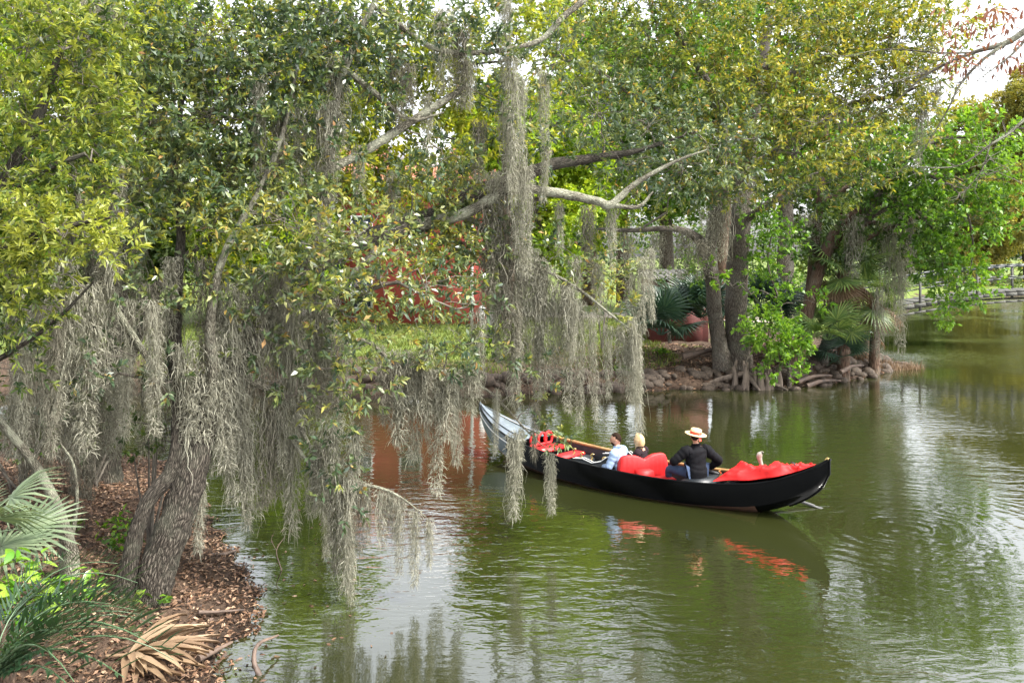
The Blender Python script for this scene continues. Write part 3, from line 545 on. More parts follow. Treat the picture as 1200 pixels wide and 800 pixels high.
# far wood closing the view
crown = MB()
for px in np.arange(-500, 1800, 26):
    d = 128+R.uniform(-8, 14); hgt = R.uniform(6.5, 9.5) if px < 560 or 1000 < px < 1120 else R.uniform(9, 14); c = np.array([(px-600)/F*d, d, 0])
    n = 420; P = c+np.stack([R.normal(size=n)*2.6, R.normal(size=n)*2, R.random(n)**.8*hgt], 1); add_leaves(crown, P, R.normal(size=(n, 3)), R.uniform(.5, 1.0, n), R.uniform(.3, .6, n), np.clip(R.normal(.45, .25, n), 0, 1))
crown.build('far_wood', M['mid'], kind='stuff', label='distant green wood closing the view behind the lawn')

# -- shrubs
def shrub(label, px, py, d, rx, ry, mat, n=26, L=.17, sh=0, name='shrub', wd=.5):
    c = at(px, py, d); z = gz(c[0], c[1]); root = thing(name, label, 'shrub', (c[0], c[1], z)); tw, crown = MB(), MB(); lm = []
    for k in range(6):
        e = c+R.normal(size=3)*np.array([rx, rx, ry])*d/F*.5; S = spline([[c[0]+R.normal()*.06, c[1], z-.05], [*((c+e)/2*[1, 1, 0]+[0, 0, (z+e[2])/2])], e], 3); tube(tw, S, np.linspace(.025, .008, len(S)), 5, cap=False); lm.append(S)
    bl = [(px+R.normal()*rx*.45, py+R.normal()*ry*.4, d+R.normal()*rx*d/F*.3, rx*.5, ry*.5, max(4, n//6), sh+R.normal()*.08) for _ in range(9)]
    foliage(bl, L, L*wd, 10, lm, crown, tw, tw=L*1.6, tbase=.45, tvar=.4, young=.15, twigprob=.3); finish(root, crown, tw, M[mat], 'stems')
shrub('golden leaved shrub on the lawn left of the thick brown trunk', 706, 330, 33, 26, 36, 'gold', 44, .16, .2)
shrub('small round green shrub against the red shed wall', 785, 338, 34, 18, 26, 'mid', 36, .12)
shrub('lime shrub on the lawn behind the moss near the white post', 588, 385, 33, 22, 18, 'lime', 30, .16)
shrub('low green shrub at the waterline under the low mossy limb', 590, 425, 30, 38, 20, 'mid', 34, .15)
shrub('lime shrub beneath the red house window', 384, 335, 38, 26, 24, 'lime', 60, .2)
shrub('low green shrub at the foot of the thick brown trunk', 748, 352, 42, 14, 10, 'bright', 24, .12)
shrub('dark shrub filling the shade behind the twin grey trunks', 900, 345, 33, 40, 40, 'mid', 60, .16, -.25)
shrub('dark shrub between the leaning oak and the sabal palm', 985, 400, 31, 25, 25, 'palmetto', 40, .18)
shrub('pale yellow shrub on the bridge bank under the lowest rails', 1145, 318, 102, 30, 22, 'pale', 70, .30, .2)
shrub('sunlit yellow shrub between the hanging green leaves and the bridge rails', 1170, 300, 103, 26, 30, 'pale', 80, .30, .25)
shrub('low green shrub on the shore behind the arched footbridge', 1105, 332, 101, 34, 18, 'mid', 70, .3)
shrub('low pale shrub at the far waterline under the bridge crown', 1140, 338, 100, 40, 13, 'pale', 70, .3, .1)
shrub('low green shrub at the far waterline by the hanging green leaves', 1085, 340, 100, 36, 13, 'mid', 60, .3)
shrub('dark green shrub mass at the waterline behind the bridge deck', 1190, 338, 100, 34, 14, 'mid', 70, .3, -.1)
shrub('dark green shrub on the leaf slope behind the leaning trunks', 110, 500, 14.5, 50, 40, 'mid', 30, .10, -.2)
shrub('ivy like green bush hanging between the leaf slope and the oak fork', 175, 510, 11.5, 40, 35, 'mid', 18, .08, -.15)
shrub('green bush on the slope at the foot of the dangling moss', 25, 520, 13, 45, 35, 'bright', 26, .09, -.2)
# ---------------------------------------------------------------- Spanish moss
def moss_proto(L, r, n, wid, curls, mat, seg=.075):
    mb = MB(); ns = max(3, int(r*30)); sub = [(R.uniform(0, 6.28), r*R.random()**.5*.85, L*R.uniform(.4, 1), r*R.uniform(.12, .34)) for _ in range(ns)]; sub[0] = (0, r*.2, L, r*.3)
    for _ in range(n):
        A_, Q_, L_, r_ = sub[R.integers(ns)]; cx, cy_ = math.cos(A_)*Q_+R.normal()*r_, math.sin(A_)*Q_+R.normal()*r_; a, q = math.atan2(cy_, cx), min(r*1.25, math.hypot(cx, cy_)); l = L_*(.12+.88*R.random()**.8); z0 = -L*.28*R.random()**1.5
        l = max(.05, min(l, L+z0)); m = max(4, int(l/seg)); t = np.linspace(0, 1, m+1); w = np.cumsum(R.normal(size=(m+1, 2))*seg*.38, 0); w -= w[0]
        nar = 1-.55*t**1.3                                        # a beard narrows to its tip
        P = np.stack([math.cos(a)*q*nar+w[:, 0], math.sin(a)*q*nar+w[:, 1], z0-l*t], 1)
        th = R.uniform(0, 3.14)+np.cumsum(R.normal(size=m+1)*.5); s = np.stack([np.cos(th), np.sin(th), R.normal(size=m+1)*.4], 1)*(wid*(1-.75*t))[:, None]*R.uniform(.6, 1.3)
        V = np.stack([P-s/2, P+s/2], 1).reshape(-1, 3); i = np.arange(m)*2; mb.add(V, np.stack([i, i+1, i+3, i+2], 1), np.clip(R.normal(.5, .22), 0, 1))
    k = curls; a = R.uniform(0, 6.28, k); t = R.random(k); q = r*(R.random(k)**.5)*(1.05-.6*t); c = np.stack([np.cos(a)*q, np.sin(a)*q, -t*L*.95], 1)
    d = np.stack([np.cos(a)+R.normal(size=k)*.7, np.sin(a)+R.normal(size=k)*.7, R.normal(size=k)*.9-.6], 1); d = unit(d)*R.uniform(.02, .075, k)[:, None]
    s = unit(np.cross(d, R.normal(size=(k, 3))))*wid*.7; p1 = c+d; p2 = p1+d*.5+np.stack([0*a, 0*a, -R.random(k)*.05], 1)
    V = np.stack([c-s/2, c+s/2, p1+s/2, p1-s/2, p2+s*.15, p2-s*.15], 1).reshape(-1, 3); b = np.arange(k)*6
    mb.add(V, np.concatenate([np.stack([b, b+1, b+2, b+3], 1), np.stack([b+3, b+2, b+4, b+5], 1)]), np.clip(R.normal(.6, .25, 2*k), 0, 1))
    return mb.mesh('spanish_moss', M[mat])
SIZES = {}
for key, (L, r, n, wd, cu) in {'thin': (.9, .045, 26, .009, 260), 'small': (.7, .09, 55, .009, 420), 'medium': (1.25, .13, 72, .0095, 760), 'long': (2.1, .15, 84, .010, 1150), 'wide': (1.7, .27, 150, .011, 1700)}.items():
    SIZES[key] = (L, r, [moss_proto(L, r, n, wd, cu, 'moss') for _ in range(4)], [moss_proto(L, r, n, wd, cu, 'moss_dark') for _ in range(2)])
SIZES['far'] = (1.6, .28, [moss_proto(1.6, .28, 70, .020, 420, 'moss', .14) for _ in range(3)], [moss_proto(1.6, .28, 70, .020, 420, 'moss_dark', .14)])
NM = [0]
OWN = {(600, 60): 'thickest pale moss beard under the top edge, right of the forked big limb', (604, 160): 'long broad moss beard hanging straight through the middle over the big grey limb', (636, 80): 'thin moss beard just right of the thickest pale beard', (520, 10): 'moss beard at the top edge above the two grey crossing limbs', (465, 60): 'short moss beard beside the slender limb left of the crossing limbs', (384, 120): 'wide shaggy moss column wrapped on the upright limb among the dark oak leaves', (330, 130): 'narrow moss beard left of the shaggy moss column', (540, 30): 'moss beard hanging in front of the pale upper gable', (598, 250): 'broadest moss beard below the fork of the big grey limb', (640, 310): 'long ragged moss beard between the big limb fork and the far stones', (680, 352): 'thin pale moss strand whose tip hangs over the water behind the couple', (692, 365): 'very thin moss strand beside the pale one above the couple', (745, 395): 'last moss strand at the branch end, pointing at the blonde woman', (752, 300): 'moss beard in front of the red shed corner', (690, 240): 'moss beard under the grey limb before the thick brown trunk', (604, 505): 'pale moss beard hanging right across the gondola bow with its grey sheen', (644, 530): 'short moss beard tip dangling in front of the red gondola benches', (512, 430): 'long moss beard over the brownish water left of the gondola bow', (470, 410): 'first moss beard of the low limb fringe, nearest the oak leaves', (410, 600): 'longest lone moss strand, its tip lowest over the bright water', (445, 572): 'moss strand on the bare twig low over the water, nearest the leaves', (503, 606): 'little moss strand at the very end of the bare twig low over the water', (236, 560): 'single narrow moss beard hanging beside the leaning trunk down to the litter'}
ZONES = {'moss curtain over the leaf slope': ('in the curtain over the leaf slope', (70, 135), ('by the frame edge', 'midway along', 'close to the oak')),
         'moss on the oak fork': ('on the oak fork', (250, 310), ('beside the trunk', 'over the bank edge', 'over the water')),
         'moss beards among the upper oak limbs': ('among the upper oak limbs', (420, 560), ('by the shaggy upright limb', 'by the crossing limbs', 'over the big grey limb')),
         'moss right of the oak foliage': ('on the slender branch', (620, 690), ('below the big limb fork', 'before the far stones', 'before the red shed')),
         'moss fringe on the low limb': ('on the low limb', (500, 560), ('nearest the leaves', 'left of the gondola', 'over the gondola bow')),
         'moss spray low over the water': ('in the lowest spray', (400, 440), ('under the leaf cluster', 'past the leaf cluster', 'on the bare twig')),
         'moss on the far bank trees': ('on the far bank', (860, 1000), ('by the twin trunks', 'on the dark leaning oak', 'by the arching green tree'))}
def moss(px, y0, y1, wpx, d, label, group, dark=.15, far=False):
    L = (y1-y0)/F*d; r = max(wpx/2/F*d, .02); top = at(px, y0, d)
    if far: key = 'far'
    elif r < .05: key = 'thin'
    elif r > .19: key = 'wide'
    else: key = min(('small', 'medium', 'long'), key=lambda k: abs(math.log(SIZES[k][0]/L)))
    pl, pr, pale, dk = SIZES[key]; me = (dk if R.random() < dark else pale); me = me[R.integers(len(me))]
    o = bpy.data.objects.new('spanish_moss', me); COL.objects.link(o); o.location = top
    o.rotation_euler = (R.normal()*.03, R.normal()*.03, R.uniform(0, 6.28)); o.scale = (r/pr, r/pr, L/pl)
    if group in ZONES and (px, y0) not in OWN:
        z_, cut, sub_ = ZONES[group]; ln = L/d*F; label = ('dark ' if me in dk else 'pale ')+('slender ' if wpx < 17 else 'broad ' if wpx > 27 else '')+('short' if ln < 85 else 'long' if ln > 165 else 'middling')+' moss beard '+z_+' '+sub_[0 if px < cut[0] else 1 if px < cut[1] else 2]
    tag(o, OWN.get((px, y0), label), 'spanish moss', group); NM[0] += 1; return o
def fringe(path, n, lmin, lmax, w, label, group, jx=6, jy=6, dark=.15, far=False):
    S = spline(path, 12)
    for k in range(n):
        p = S[R.integers(len(S))]; y0 = p[1]+R.normal()*jy; moss(p[0]+R.normal()*jx, y0, y0+R.uniform(lmin, lmax), w*R.uniform(.6, 1.4), p[2]+R.normal()*.12, label, group, dark, far)
A = 'grey spanish moss beard in the dense curtain over the brown leaf slope'
G = 'moss curtain over the leaf slope'
for x, y0, y1, w_, d in [(72,300,500,34,9.6),(98,330,560,36,9.7),(130,290,470,28,10),(152,350,520,22,10.2),(178,330,470,22,10.3),(200,300,400,20,10.4),(30,400,560,24,9.4),(58,430,600,22,9.5),(85,420,580,22,11),(115,430,590,30,11.5),(140,440,590,26,12),(165,430,540,26,12),(10,460,590,22,10),(190,440,560,18,11.5),(45,310,420,20,9.9),(120,260,390,22,10.4),(160,250,370,20,10.6),(95,470,640,22,10.6),(180,350,520,24,9.9),(66,350,560,22,9.4),(140,190,280,16,9.9),(128,200,270,12,9.9)]: moss(x, y0, min(y1, 535+.25*(x % 37)), w_, d, A, G, .3)
fringe([(0,330,10.5),(60,330,10.6),(120,320,10.8),(200,330,11)], 18, 70, 200, 17, A, G, 10, 70, .4)
fringe([(0,430,13),(90,420,13.5),(200,430,13.5)], 10, 80, 190, 24, A, G, 14, 60, .5)
moss(115, -8, 75, 40, 9.8, 'broad grey moss beard at the top edge beside the yellow green shoots', None); moss(100, -5, 60, 22, 9.9, 'short moss beard at the top edge, paler one of the pair by the yellow shoots', None, 0)
A = 'grey spanish moss beard cloaking the fork of the leaning oak trunk above the water'
G = 'moss on the oak fork'
for x, y0, y1, w_, d in [(215,400,540,28,10.2),(236,395,520,30,10.3),(258,390,560,34,10.4),(280,380,600,32,10.6),(300,360,620,34,10.8),(322,350,600,34,11),(345,350,640,28,11),(362,350,560,30,11.2),(268,330,470,30,10.5),(240,300,430,26,10.4),(300,310,430,30,10.9),(330,330,480,36,11.1),(352,380,520,30,11.2),(265,470,600,20,10.6),(290,500,625,18,10.7),(312,470,600,20,10.8),(236,560,650,13,10.3),(338,500,615,16,11),(375,370,520,26,11.4),(250,440,560,26,10.3),(228,470,560,24,10.3)]: moss(x, y0, y1, w_, d, A, G, .25)
fringe([(225,380,10.4),(280,400,10.7),(330,345,11),(395,350,11.3)], 16, 70, 190, 22, A, G, 10, 35, .3)
fringe([(255,450,10.6),(300,470,10.8),(352,500,11),(375,545,11)], 10, 50, 130, 14, A, G, 10, 18, .2)
A = 'pale moss beard high among the oak leaves above the big grey limb'
G = 'moss beards among the upper oak limbs'
for x, y0, y1, w_, d in [(600,60,190,20,12.2),(593,-20,110,17,12.3),(604,160,330,22,12.6),(614,90,170,11,12.3),(590,120,240,20,12.4),(636,80,180,14,12.8),(520,10,115,26,12),(540,30,130,22,12.1),(548,70,130,16,12.1),(465,60,150,18,11.6),(480,75,135,16,11.7),(384,120,250,44,11.2),(390,60,180,30,11.2),(330,130,245,18,10.8),(303,90,210,18,10.7),(310,200,260,18,10.8),(350,120,220,16,11),(420,170,240,14,11.5),(562,140,215,14,12.4),(640,170,240,10,12.8),(500,110,180,14,12),(460,200,260,14,12),(580,200,300,22,12.8),(616,190,330,18,12.6),(372,190,290,26,11.2)]: moss(x, y0, y1, w_, d, A, G, .1)
A = 'long grey spanish moss beard hanging from the slender branch right of the oak foliage'
G = 'moss right of the oak foliage'
for x, y0, y1, w_, d in [(575,235,350,26,12.8),(598,250,420,29,12.9),(618,290,430,30,13),(560,360,470,20,12.8),(640,310,460,24,13),(656,330,440,20,13),(666,350,490,18,13),(680,352,505,16,13),(692,365,498,12,13),(712,380,470,12,13),(728,380,450,14,13),(745,395,512,13,13),(752,300,395,15,13.2),(760,290,380,12,13.3),(690,240,315,17,13.2),(716,238,320,13,13.1),(700,300,380,18,13.2),(655,235,300,10,13),(735,395,470,10,13),(738,320,390,14,13.3),(672,300,380,18,13.1),(630,380,470,18,13),(606,380,480,20,13),(588,330,430,22,13)]: moss(x, y0, y1, w_, d, A, G, .1)
fringe([(560,290,12.9),(610,310,13),(660,335,13),(720,372,13),(752,395,13)], 16, 50, 120, 13, A, G, 5, 8, .1)
A = 'grey spanish moss strand in the fringe dangling from the low limb before the gondola bow'
G = 'moss fringe on the low limb'
for x, y0, y1, w_, d in [(470,410,525,30,12.5),(488,420,545,24,12.6),(512,430,585,26,12.7),(536,430,550,18,12.8),(583,455,535,9,13),(604,505,612,20,12.9),(628,470,540,9,13),(644,530,606,14,13),(522,430,520,30,12.6),(500,400,500,24,12.5),(455,420,500,22,12.4),(612,500,540,8,13)]: moss(x, y0, y1, w_, d, A, G, .2)
fringe([(450,405,12.4),(500,425,12.6),(545,444,12.9)], 13, 40, 100, 13, A, G, 6, 10, .2)
A = 'grey spanish moss strand in the lowest spray, its tip almost touching the water'
G = 'moss spray low over the water'
for x, y0, y1, w_, d in [(390,490,650,26,10.7),(405,560,700,22,10.7),(410,600,752,13,10.7),(396,560,680,18,10.8),(445,572,640,14,10.8),(455,575,620,10,10.8),(470,584,675,13,10.8),(486,596,688,15,10.8),(503,606,665,10,10.8),(462,580,635,10,10.8),(380,500,610,24,10.8),(420,560,650,16,10.8),(370,520,600,18,10.9),(430,565,640,10,10.8),(415,500,600,20,10.7)]: moss(x, y0, y1, w_, d, A, G, .1)
A = 'wispy grey moss on the far bank trees, hanging from their crooked limbs'
G = 'moss on the far bank trees'
for x, y0, y1, w_, d in [(1000,250,330,26,29),(1040,255,370,26,29.4),(1060,245,340,32,29.4),(845,230,310,26,27.4),(830,240,300,24,27.4),(870,195,255,22,27),(885,190,245,16,27),(1085,100,175,18,23),(1075,110,200,16,23),(1095,95,150,14,23),(800,268,330,24,26),(770,272,320,20,25.8),(735,272,330,20,25.5),(950,250,310,24,30),(1052,300,420,18,29.2),(1030,335,425,14,29),(820,280,330,26,27)]: moss(x, y0, y1, w_, d, A, G, .1, True)

# ---------------------------------------------------------------- palms
def fan_mesh(mat, nseg=26, span=4.0, Lf=.62, droop=.5, fold=.06):
    """one fan leaf: stalk along +X, blade of folded segments radiating from its end"""
    mb = MB(); S = np.array([[0, 0, 0], [.3, 0, .05], [.6, 0, .04]]); tube(mb, S, [.014, .011, .008], 4, .5)
    for k in range(nseg):
        a = (k/(nseg-1)-.5)*span; l = Lf*(.72+.28*math.cos(a*.5))*R.uniform(.92, 1.06); d = np.array([math.cos(a), math.sin(a), .12*math.cos(a*2)]); s = np.array([-math.sin(a), math.cos(a), 0]); t0 = R.uniform(.25, .75)
        rows = []
        for t, wv in ((0.02, .012), (.35, .040), (.65, .038), (.88, .018), (1, .002)):
            p = S[-1]+d*l*t+np.array([0, 0, -droop*l*max(0, t-.45)**1.6]); rows.append([p-s*wv/2, p+[0, 0, fold*wv*8*(1 if k % 2 else -1)*.5], p+s*wv/2])
        loft(mb, rows, t0)
    return mb.mesh('frond', M[mat])
FAN = {m: [fan_mesh(m, 26, 4.3, .62, dr) for dr in (.2, .55, .9)] for m in ('palmetto', 'palm', 'dead', 'grey_palm')}
def orient(yaw, pitch, roll, loc, s): return Matrix.Translation(Vector([float(q) for q in loc])) @ Matrix.Rotation(yaw, 4, 'Z') @ Matrix.Rotation(-pitch, 4, 'Y') @ Matrix.Rotation(roll, 4, 'X') @ Matrix.Scale(s, 4)
def palmetto(label, px, py, d, n, s, mat='palmetto', cat='palmetto', h=0.0, name='palmetto', trunk=0, pmin=.15, pmax=1.35, dead=0, yaws=None):
    p = at(px, py, d); z = gz(p[0], p[1]); root = thing(name, label, cat, (p[0], p[1], z)); top = p[2]-z
    if trunk:
        mb = MB(); tube(mb, [[0, 0, -.2], [.04, 0, top*.5], [0, 0, top]], [trunk*1.15, trunk, trunk*.9], 12, .5, .06)
        mb.build('trunk', M['bark_brown'], root, local=True, smooth=True); mb = MB()
        for k in range(34):
            a = k*2.4; zz = top*(.55+.45*k/34); q = np.array([math.cos(a), math.sin(a), 0]); slab(mb, q*trunk*.8+[0, 0, zz], q*trunk*1.7+[0, 0, zz+.22], .07, .02)
        mb.build('boots', M['boot'], root, local=True)
    for k in range(n):
        yaw = k*2.399+R.normal()*.2 if yaws is None else R.uniform(*yaws); pit = R.uniform(pmin, pmax); o = inst(FAN[mat][R.integers(3)], 'frond', root, mat=orient(yaw, pit, R.normal()*.3, (R.normal()*.05, R.normal()*.05, max(0, top)), s*R.uniform(.8, 1.15)))
    for k in range(dead): inst(FAN['dead'][2], 'dead_frond', root, mat=orient(k*2.1+R.normal()*.3, -R.uniform(.7, 1.3), R.normal()*.4, (0, 0, top*.97), s*.85))
    return root
palmetto('blue green palmetto clump left of the twin grey trunks by the red shed', 775, 392, 29.4, 16, 1.55)
palmetto('smaller blue green palmetto leaning at the corner of the red shed', 800, 372, 31, 12, 1.5)
palmetto('dark palmetto in the shade close behind the pale left twin trunk', 820, 372, 31, 14, 1.6)
palmetto('dark palmetto showing between and behind the twin grey trunks', 890, 368, 31.5, 16, 1.6)
palmetto('low dark palmetto on the shade side of the green sapling', 925, 372, 32, 12, 1.4)
palmetto('sabal palm with upright fan crown and a skirt of dead fronds on the point', 988, 316, 29.9, 22, 1.5, 'palm', 'palm', name='sabal_palm', trunk=.20, pmin=-.5, pmax=1.4, dead=9)
palmetto('drooping green fan palm beside the skirted sabal palm, over the mossy point', 1024, 348, 31.5, 18, 1.5, 'palm', 'palm', name='sabal_palm', trunk=.17, pmin=-.7, pmax=1.1, dead=5)
palmetto('short fan palm with broad shining leaves at the foot of the leaning oak', 970, 398, 28.9, 14, 1.35, 'palm', pmin=.0, pmax=1.2)
palmetto('low palmetto spreading over the stones at the tip of the point', 985, 418, 29.8, 11, 1.05, 'palmetto', pmin=0, pmax=1.1)
palmetto('wide dull palmetto under the moss at the outer edge of the point', 1010, 378, 32.5, 14, 1.4, 'palm', pmin=-.2, pmax=1.0, dead=3)
palmetto('pale green fan palm leaf cluster cut by the frame beside the leaf slope', -46, 634, 8.3, 9, .85, 'grey_palm', 'palm', pmin=-.4, pmax=1.1, name='fan_palm')
# feather fronds at the near corner
def feather(L=1.2, n=19):
    mb = MB(); t = np.linspace(0, 1, 9); S = np.stack([t*L, 0*t, .32*L*np.sin(t*2.0)-.30*L*t*t], 1); tube(mb, S, np.linspace(.013, .003, 9), 5, .9)
    for k in range(n):
        f = .1+.9*k/n; p = np.array([np.interp(f, t, S[:, c]) for c in range(3)]); l = L*.33*math.sin(math.pi*(.14+.76*f))**.7
        for sgn in (-1, 1):
            d = unit(np.array([.78, sgn*.66, .34])+R.normal(size=3)*.07); tip = p+d*l+np.array([0, 0, -.10*l]); mid = p+d*l*.5; s = unit(np.cross(d, [0, 0, 1]))*.0135+np.array([0, 0, .004])
            mb.add([p, mid+s, tip, mid-s], [[0, 1, 2, 3]], R.uniform(.2, .8))
    return mb.mesh('frond', M['sago'])
FE = [feather() for _ in range(3)]
def feather_palm(label, px, py, d, fr):
    p = at(px, py, d); z = gz(p[0], p[1]); root = thing('feather_palm', label, 'palm', (p[0], p[1], z)); mb = MB(); h = max(.25, p[2]-z)
    tube(mb, [[0, 0, -.1], [0, 0, h]], [.10, .08], 8); mb.build('trunk', M['bark_brown'], root, local=True)
    for yaw, pit, s in fr: inst(FE[R.integers(3)], 'frond', root, mat=orient(yaw, pit, R.normal()*.1, (0, 0, h), s))
feather_palm('dark feather palm with long arching fronds filling the near corner', -12, 800, 6.6, [(-.4,.45,.95),(.12,.45,1.0),(.05,.30,1.0),(-.28,.18,1.05),(.40,.32,.95),(-.5,.05,1.0),(.85,.5,.8),(.2,.05,1.12),(-.62,.3,1.1),(-.2,.32,1.2),(1.5,.6,.7),(-.05,.6,.95),(.62,.15,1.0)])
feather_palm('feather palm frond cluster reaching toward the oak trunk above the leaf litter', 5, 730, 7.3, [(.10,.28,.95),(-.15,.12,.9),(.42,.42,.8),(1.2,.5,.6),(-.45,.30,.75),(.28,.05,.85)])
# bright broad leaved shrub at the edge: every large leaf its own part
p = at(34, 688, 7.9); root = thing('broad_leaf_shrub', 'shrub with glossy light green oval leaves above the feather palm fronds', 'shrub', (p[0], p[1], gz(p[0], p[1])))
mb = MB(); rows = []
for t, wv in ((0, .004), (.2, .55), (.45, .8), (.7, .62), (.88, .28), (1, .01)): rows.append([[t, -wv*.28, .08*wv-.18*t*t], [t, 0, -.18*t*t], [t, wv*.28, .08*wv-.18*t*t]])
loft(mb, rows, .5); LEAF = []
for c in (((.10,.26,.02),(.06,.17,.015)), ((.20,.36,.035),(.12,.26,.02)), ((.30,.42,.06),(.2,.34,.04))):
    m_ = leafmat('broad_leaf', [(0, c[1]), (1, c[0])], .35, .28, .6, (1.2, 1.2, .5)); LEAF.append(mb.mesh('leaf', m_))
stems = MB(); base = p.copy(); base[2] = gz(p[0], p[1])
for k in range(28):
    tip = p+R.normal(size=3)*[.20, .16, .19]+[R.uniform(-.14, .16), 0, R.uniform(-.05, .2)]; twig(stems, base+[-.25, 0, 0]+R.normal(size=3)*.03, tip, .006, .003, .15, 5)
    for j in range(10):
        q = tip-(tip-base)*R.uniform(0, .12)-base; inst(LEAF[R.integers(3)], 'leaf', root, mat=orient(R.uniform(0, 6.28), R.uniform(-.7, .5), R.normal()*.4, q+R.normal(size=3)*.015, R.uniform(.10, .17)))
stems.build('stems', M['twig'], root, kind='stuff')
# the dead palm leaf lying on the bank
p = at(150, 771, 0) if 0 else gnd(150, 792, .15); root = thing('dead_palm_frond', 'dry tan fan palm leaf lying spread on the leaf litter by the water', 'palm frond', (p[0], p[1], gz(p[0], p[1])+.04))
for k in range(38):
    a = rad(-66+k*(150/37))+R.normal()*.04; l = R.uniform(.62, .98)*(1-.15*abs(k-19)/19); d = np.array([math.cos(a), math.sin(a), 0]); s = np.array([-d[1], d[0], 0]); hh = R.uniform(.02, .20); cv = R.normal()*.16; mb = MB(); rows = []
    for t, wv in ((.03, .022), (.3, .075), (.6, .078), (.85, .045), (1, .004)):
        q = d*l*t+s*cv*t*t+np.array([0, 0, hh*math.sin(t*2.5)+.02-.03*t]); rows.append([q-s*wv/2+[0, 0, .012], q-[0, 0, .012], q+s*wv/2+[0, 0, .012]])
    loft(mb, rows, R.uniform(.35, 1)); mb.build('leaflet', M['dead'], root, local=True)
mb = MB(); tube(mb, [[-.55, -.1, .0], [-.25, -.03, .03], [0, 0, .03]], [.022, .018, .02], 6, .6); mb.build('stalk', M['dead'], root, local=True)

# ---------------------------------------------------------------- litter, grass, stones, twigs
def litter(n, sampler, Lr, name, mat, label, lift=.012, up=.7):
    P = sampler(n); z = height(P[:, 0], P[:, 1]); k = z > -.03; P, z = P[k], np.maximum(z[k], 0.0); n = len(P)
    yaw = R.uniform(0, 6.28, n); d = np.stack([np.cos(yaw), np.sin(yaw), R.normal(size=n)*.35], 1); pos = np.stack([P[:, 0], P[:, 1], z+lift+R.random(n)*.03], 1)
    L = R.uniform(*Lr, n); mb = MB(); d = unit(d); nr = unit(np.stack([R.normal(size=n)*.5, R.normal(size=n)*.5, np.ones(n)], 1)); s = np.cross(nr, d); Wd = L*R.uniform(.3, .5, n)
    V = np.stack([pos-d*L[:, None]/2, pos+s*Wd[:, None]/2+nr*(L*.12)[:, None], pos+d*L[:, None]/2, pos-s*Wd[:, None]/2+nr*(L*.12)[:, None]], 1).reshape(-1, 3)
    mb.add(V, np.arange(4*n).reshape(n, 4), np.clip(R.normal(.55, .25, n), 0, 1)); return mb.build(name, M[mat], kind='stuff', label=label)
litter(44000, lambda n: np.stack([R.uniform(-9, -2.2, n), R.uniform(6.8, 18, n)], 1), (.045, .10), 'leaf_litter', 'litter', 'brown fallen leaves covering the near slope')
litter(12000, lambda n: np.stack([R.uniform(0, 16, n), R.uniform(26.5, 34, n)], 1), (.08, .18), 'leaf_litter', 'litter', 'fallen leaves on the far bank behind the stones')
def blades(n, sampler, hr, wid, name, label, mat='grass', cond=None):
    P = sampler(n); z = height(P[:, 0], P[:, 1]); k = (z > .02) | (name == 'dry_grass'); z = np.maximum(z, -.05)
    if cond is not None: k &= cond(P[:, 0], P[:, 1])
    P, z = P[k], z[k]; n = len(P); h = R.uniform(*hr, n); a = R.uniform(0, 3.14, n); s = np.stack([np.cos(a), np.sin(a), 0*a], 1)*wid; b = np.stack([P[:, 0], P[:, 1], z-.01], 1); tip = b+np.stack([R.normal(size=n)*h*.35, R.normal(size=n)*h*.35, h], 1)
    mb = MB(); mb.add(np.stack([b-s, b+s, tip], 1).reshape(-1, 3), np.arange(3*n).reshape(n, 3), np.clip(R.normal(.5, .25, n), 0, 1)); return mb.build(name, M[mat], kind='stuff', label=label)
blades(60000, lambda n: np.stack([R.uniform(-16, 6, n), R.uniform(27, 46, n)], 1), (.06, .20), .018, 'grass', 'short green lawn grass on the far bank', cond=lambda x, y: sdf(FAR, x, y) > 1.2+.8*np.sin(x*1.3))
blades(1500, lambda n: (lambda t: np.stack([11.6+t*4.2+R.normal(size=n)*.15, 31.6+t*1.6+R.normal(size=n)*.22], 1))(R.random(n)), (.15, .45), .012, 'dry_grass', 'dry reddish stalks at the tip of the point', 'dead')
def herb(label, px, py, z, n, L, mat='bright', name='seedling'):
    p = gnd(px, py, z); p[2] = gz(p[0], p[1]); root = thing(name, label, 'plant', p); mb, tw = MB(), MB()
    P = p+R.normal(size=(n, 3))*[.16, .16, .05]+[0, 0, .14]; 
    for q in P[::3]: twig(tw, p+(q-p)*[.4, .4, 0], q, .004, .002, 0, 2)
    add_leaves(mb, np.repeat(P, 3, 0), R.normal(size=(3*n, 3))*[1, 1, .5]+[0, 0, .2], L*R.uniform(.6, 1.2, 3*n), L*.45, R.random(3*n)); mb.build('leaves', M[mat], root, kind='stuff'); tw.build('stems', M['twig'], root, kind='stuff')
herb('small green seedling at the foot of the leaning trunk', 178, 716, .25, 9, .12); herb('second seedling right before the dead palm leaf, lower and darker', 150, 728, .25, 7, .10, 'mid')
herb('green weed clump between the leaf slope and the pale slim trunk', 140, 640, .5, 26, .13); herb('fresh weeds on the leaf slope behind the trunks', 150, 610, .5, 22, .13); herb('green weed tuft high on the brown leaf slope', 60, 610, .9, 20, .13, 'mid'); herb('low weeds at the water edge behind the leaning trunk', 205, 600, .2, 14, .10)
herb('green weeds growing on the far stones below the hanging moss', 728, 442, .3, 26, .2); herb('weeds on the far bank left of the palmetto', 775, 425, .5, 22, .2)
P_ = np.stack([R.uniform(-3.9, -1.2, 900), R.uniform(8.5, 17, 900)], 1); sd_ = sdf(NEAR, P_[:, 0], P_[:, 1]); P_ = P_[(sd_ < -.05) & (R.random(900) < np.exp(sd_*1.6))]
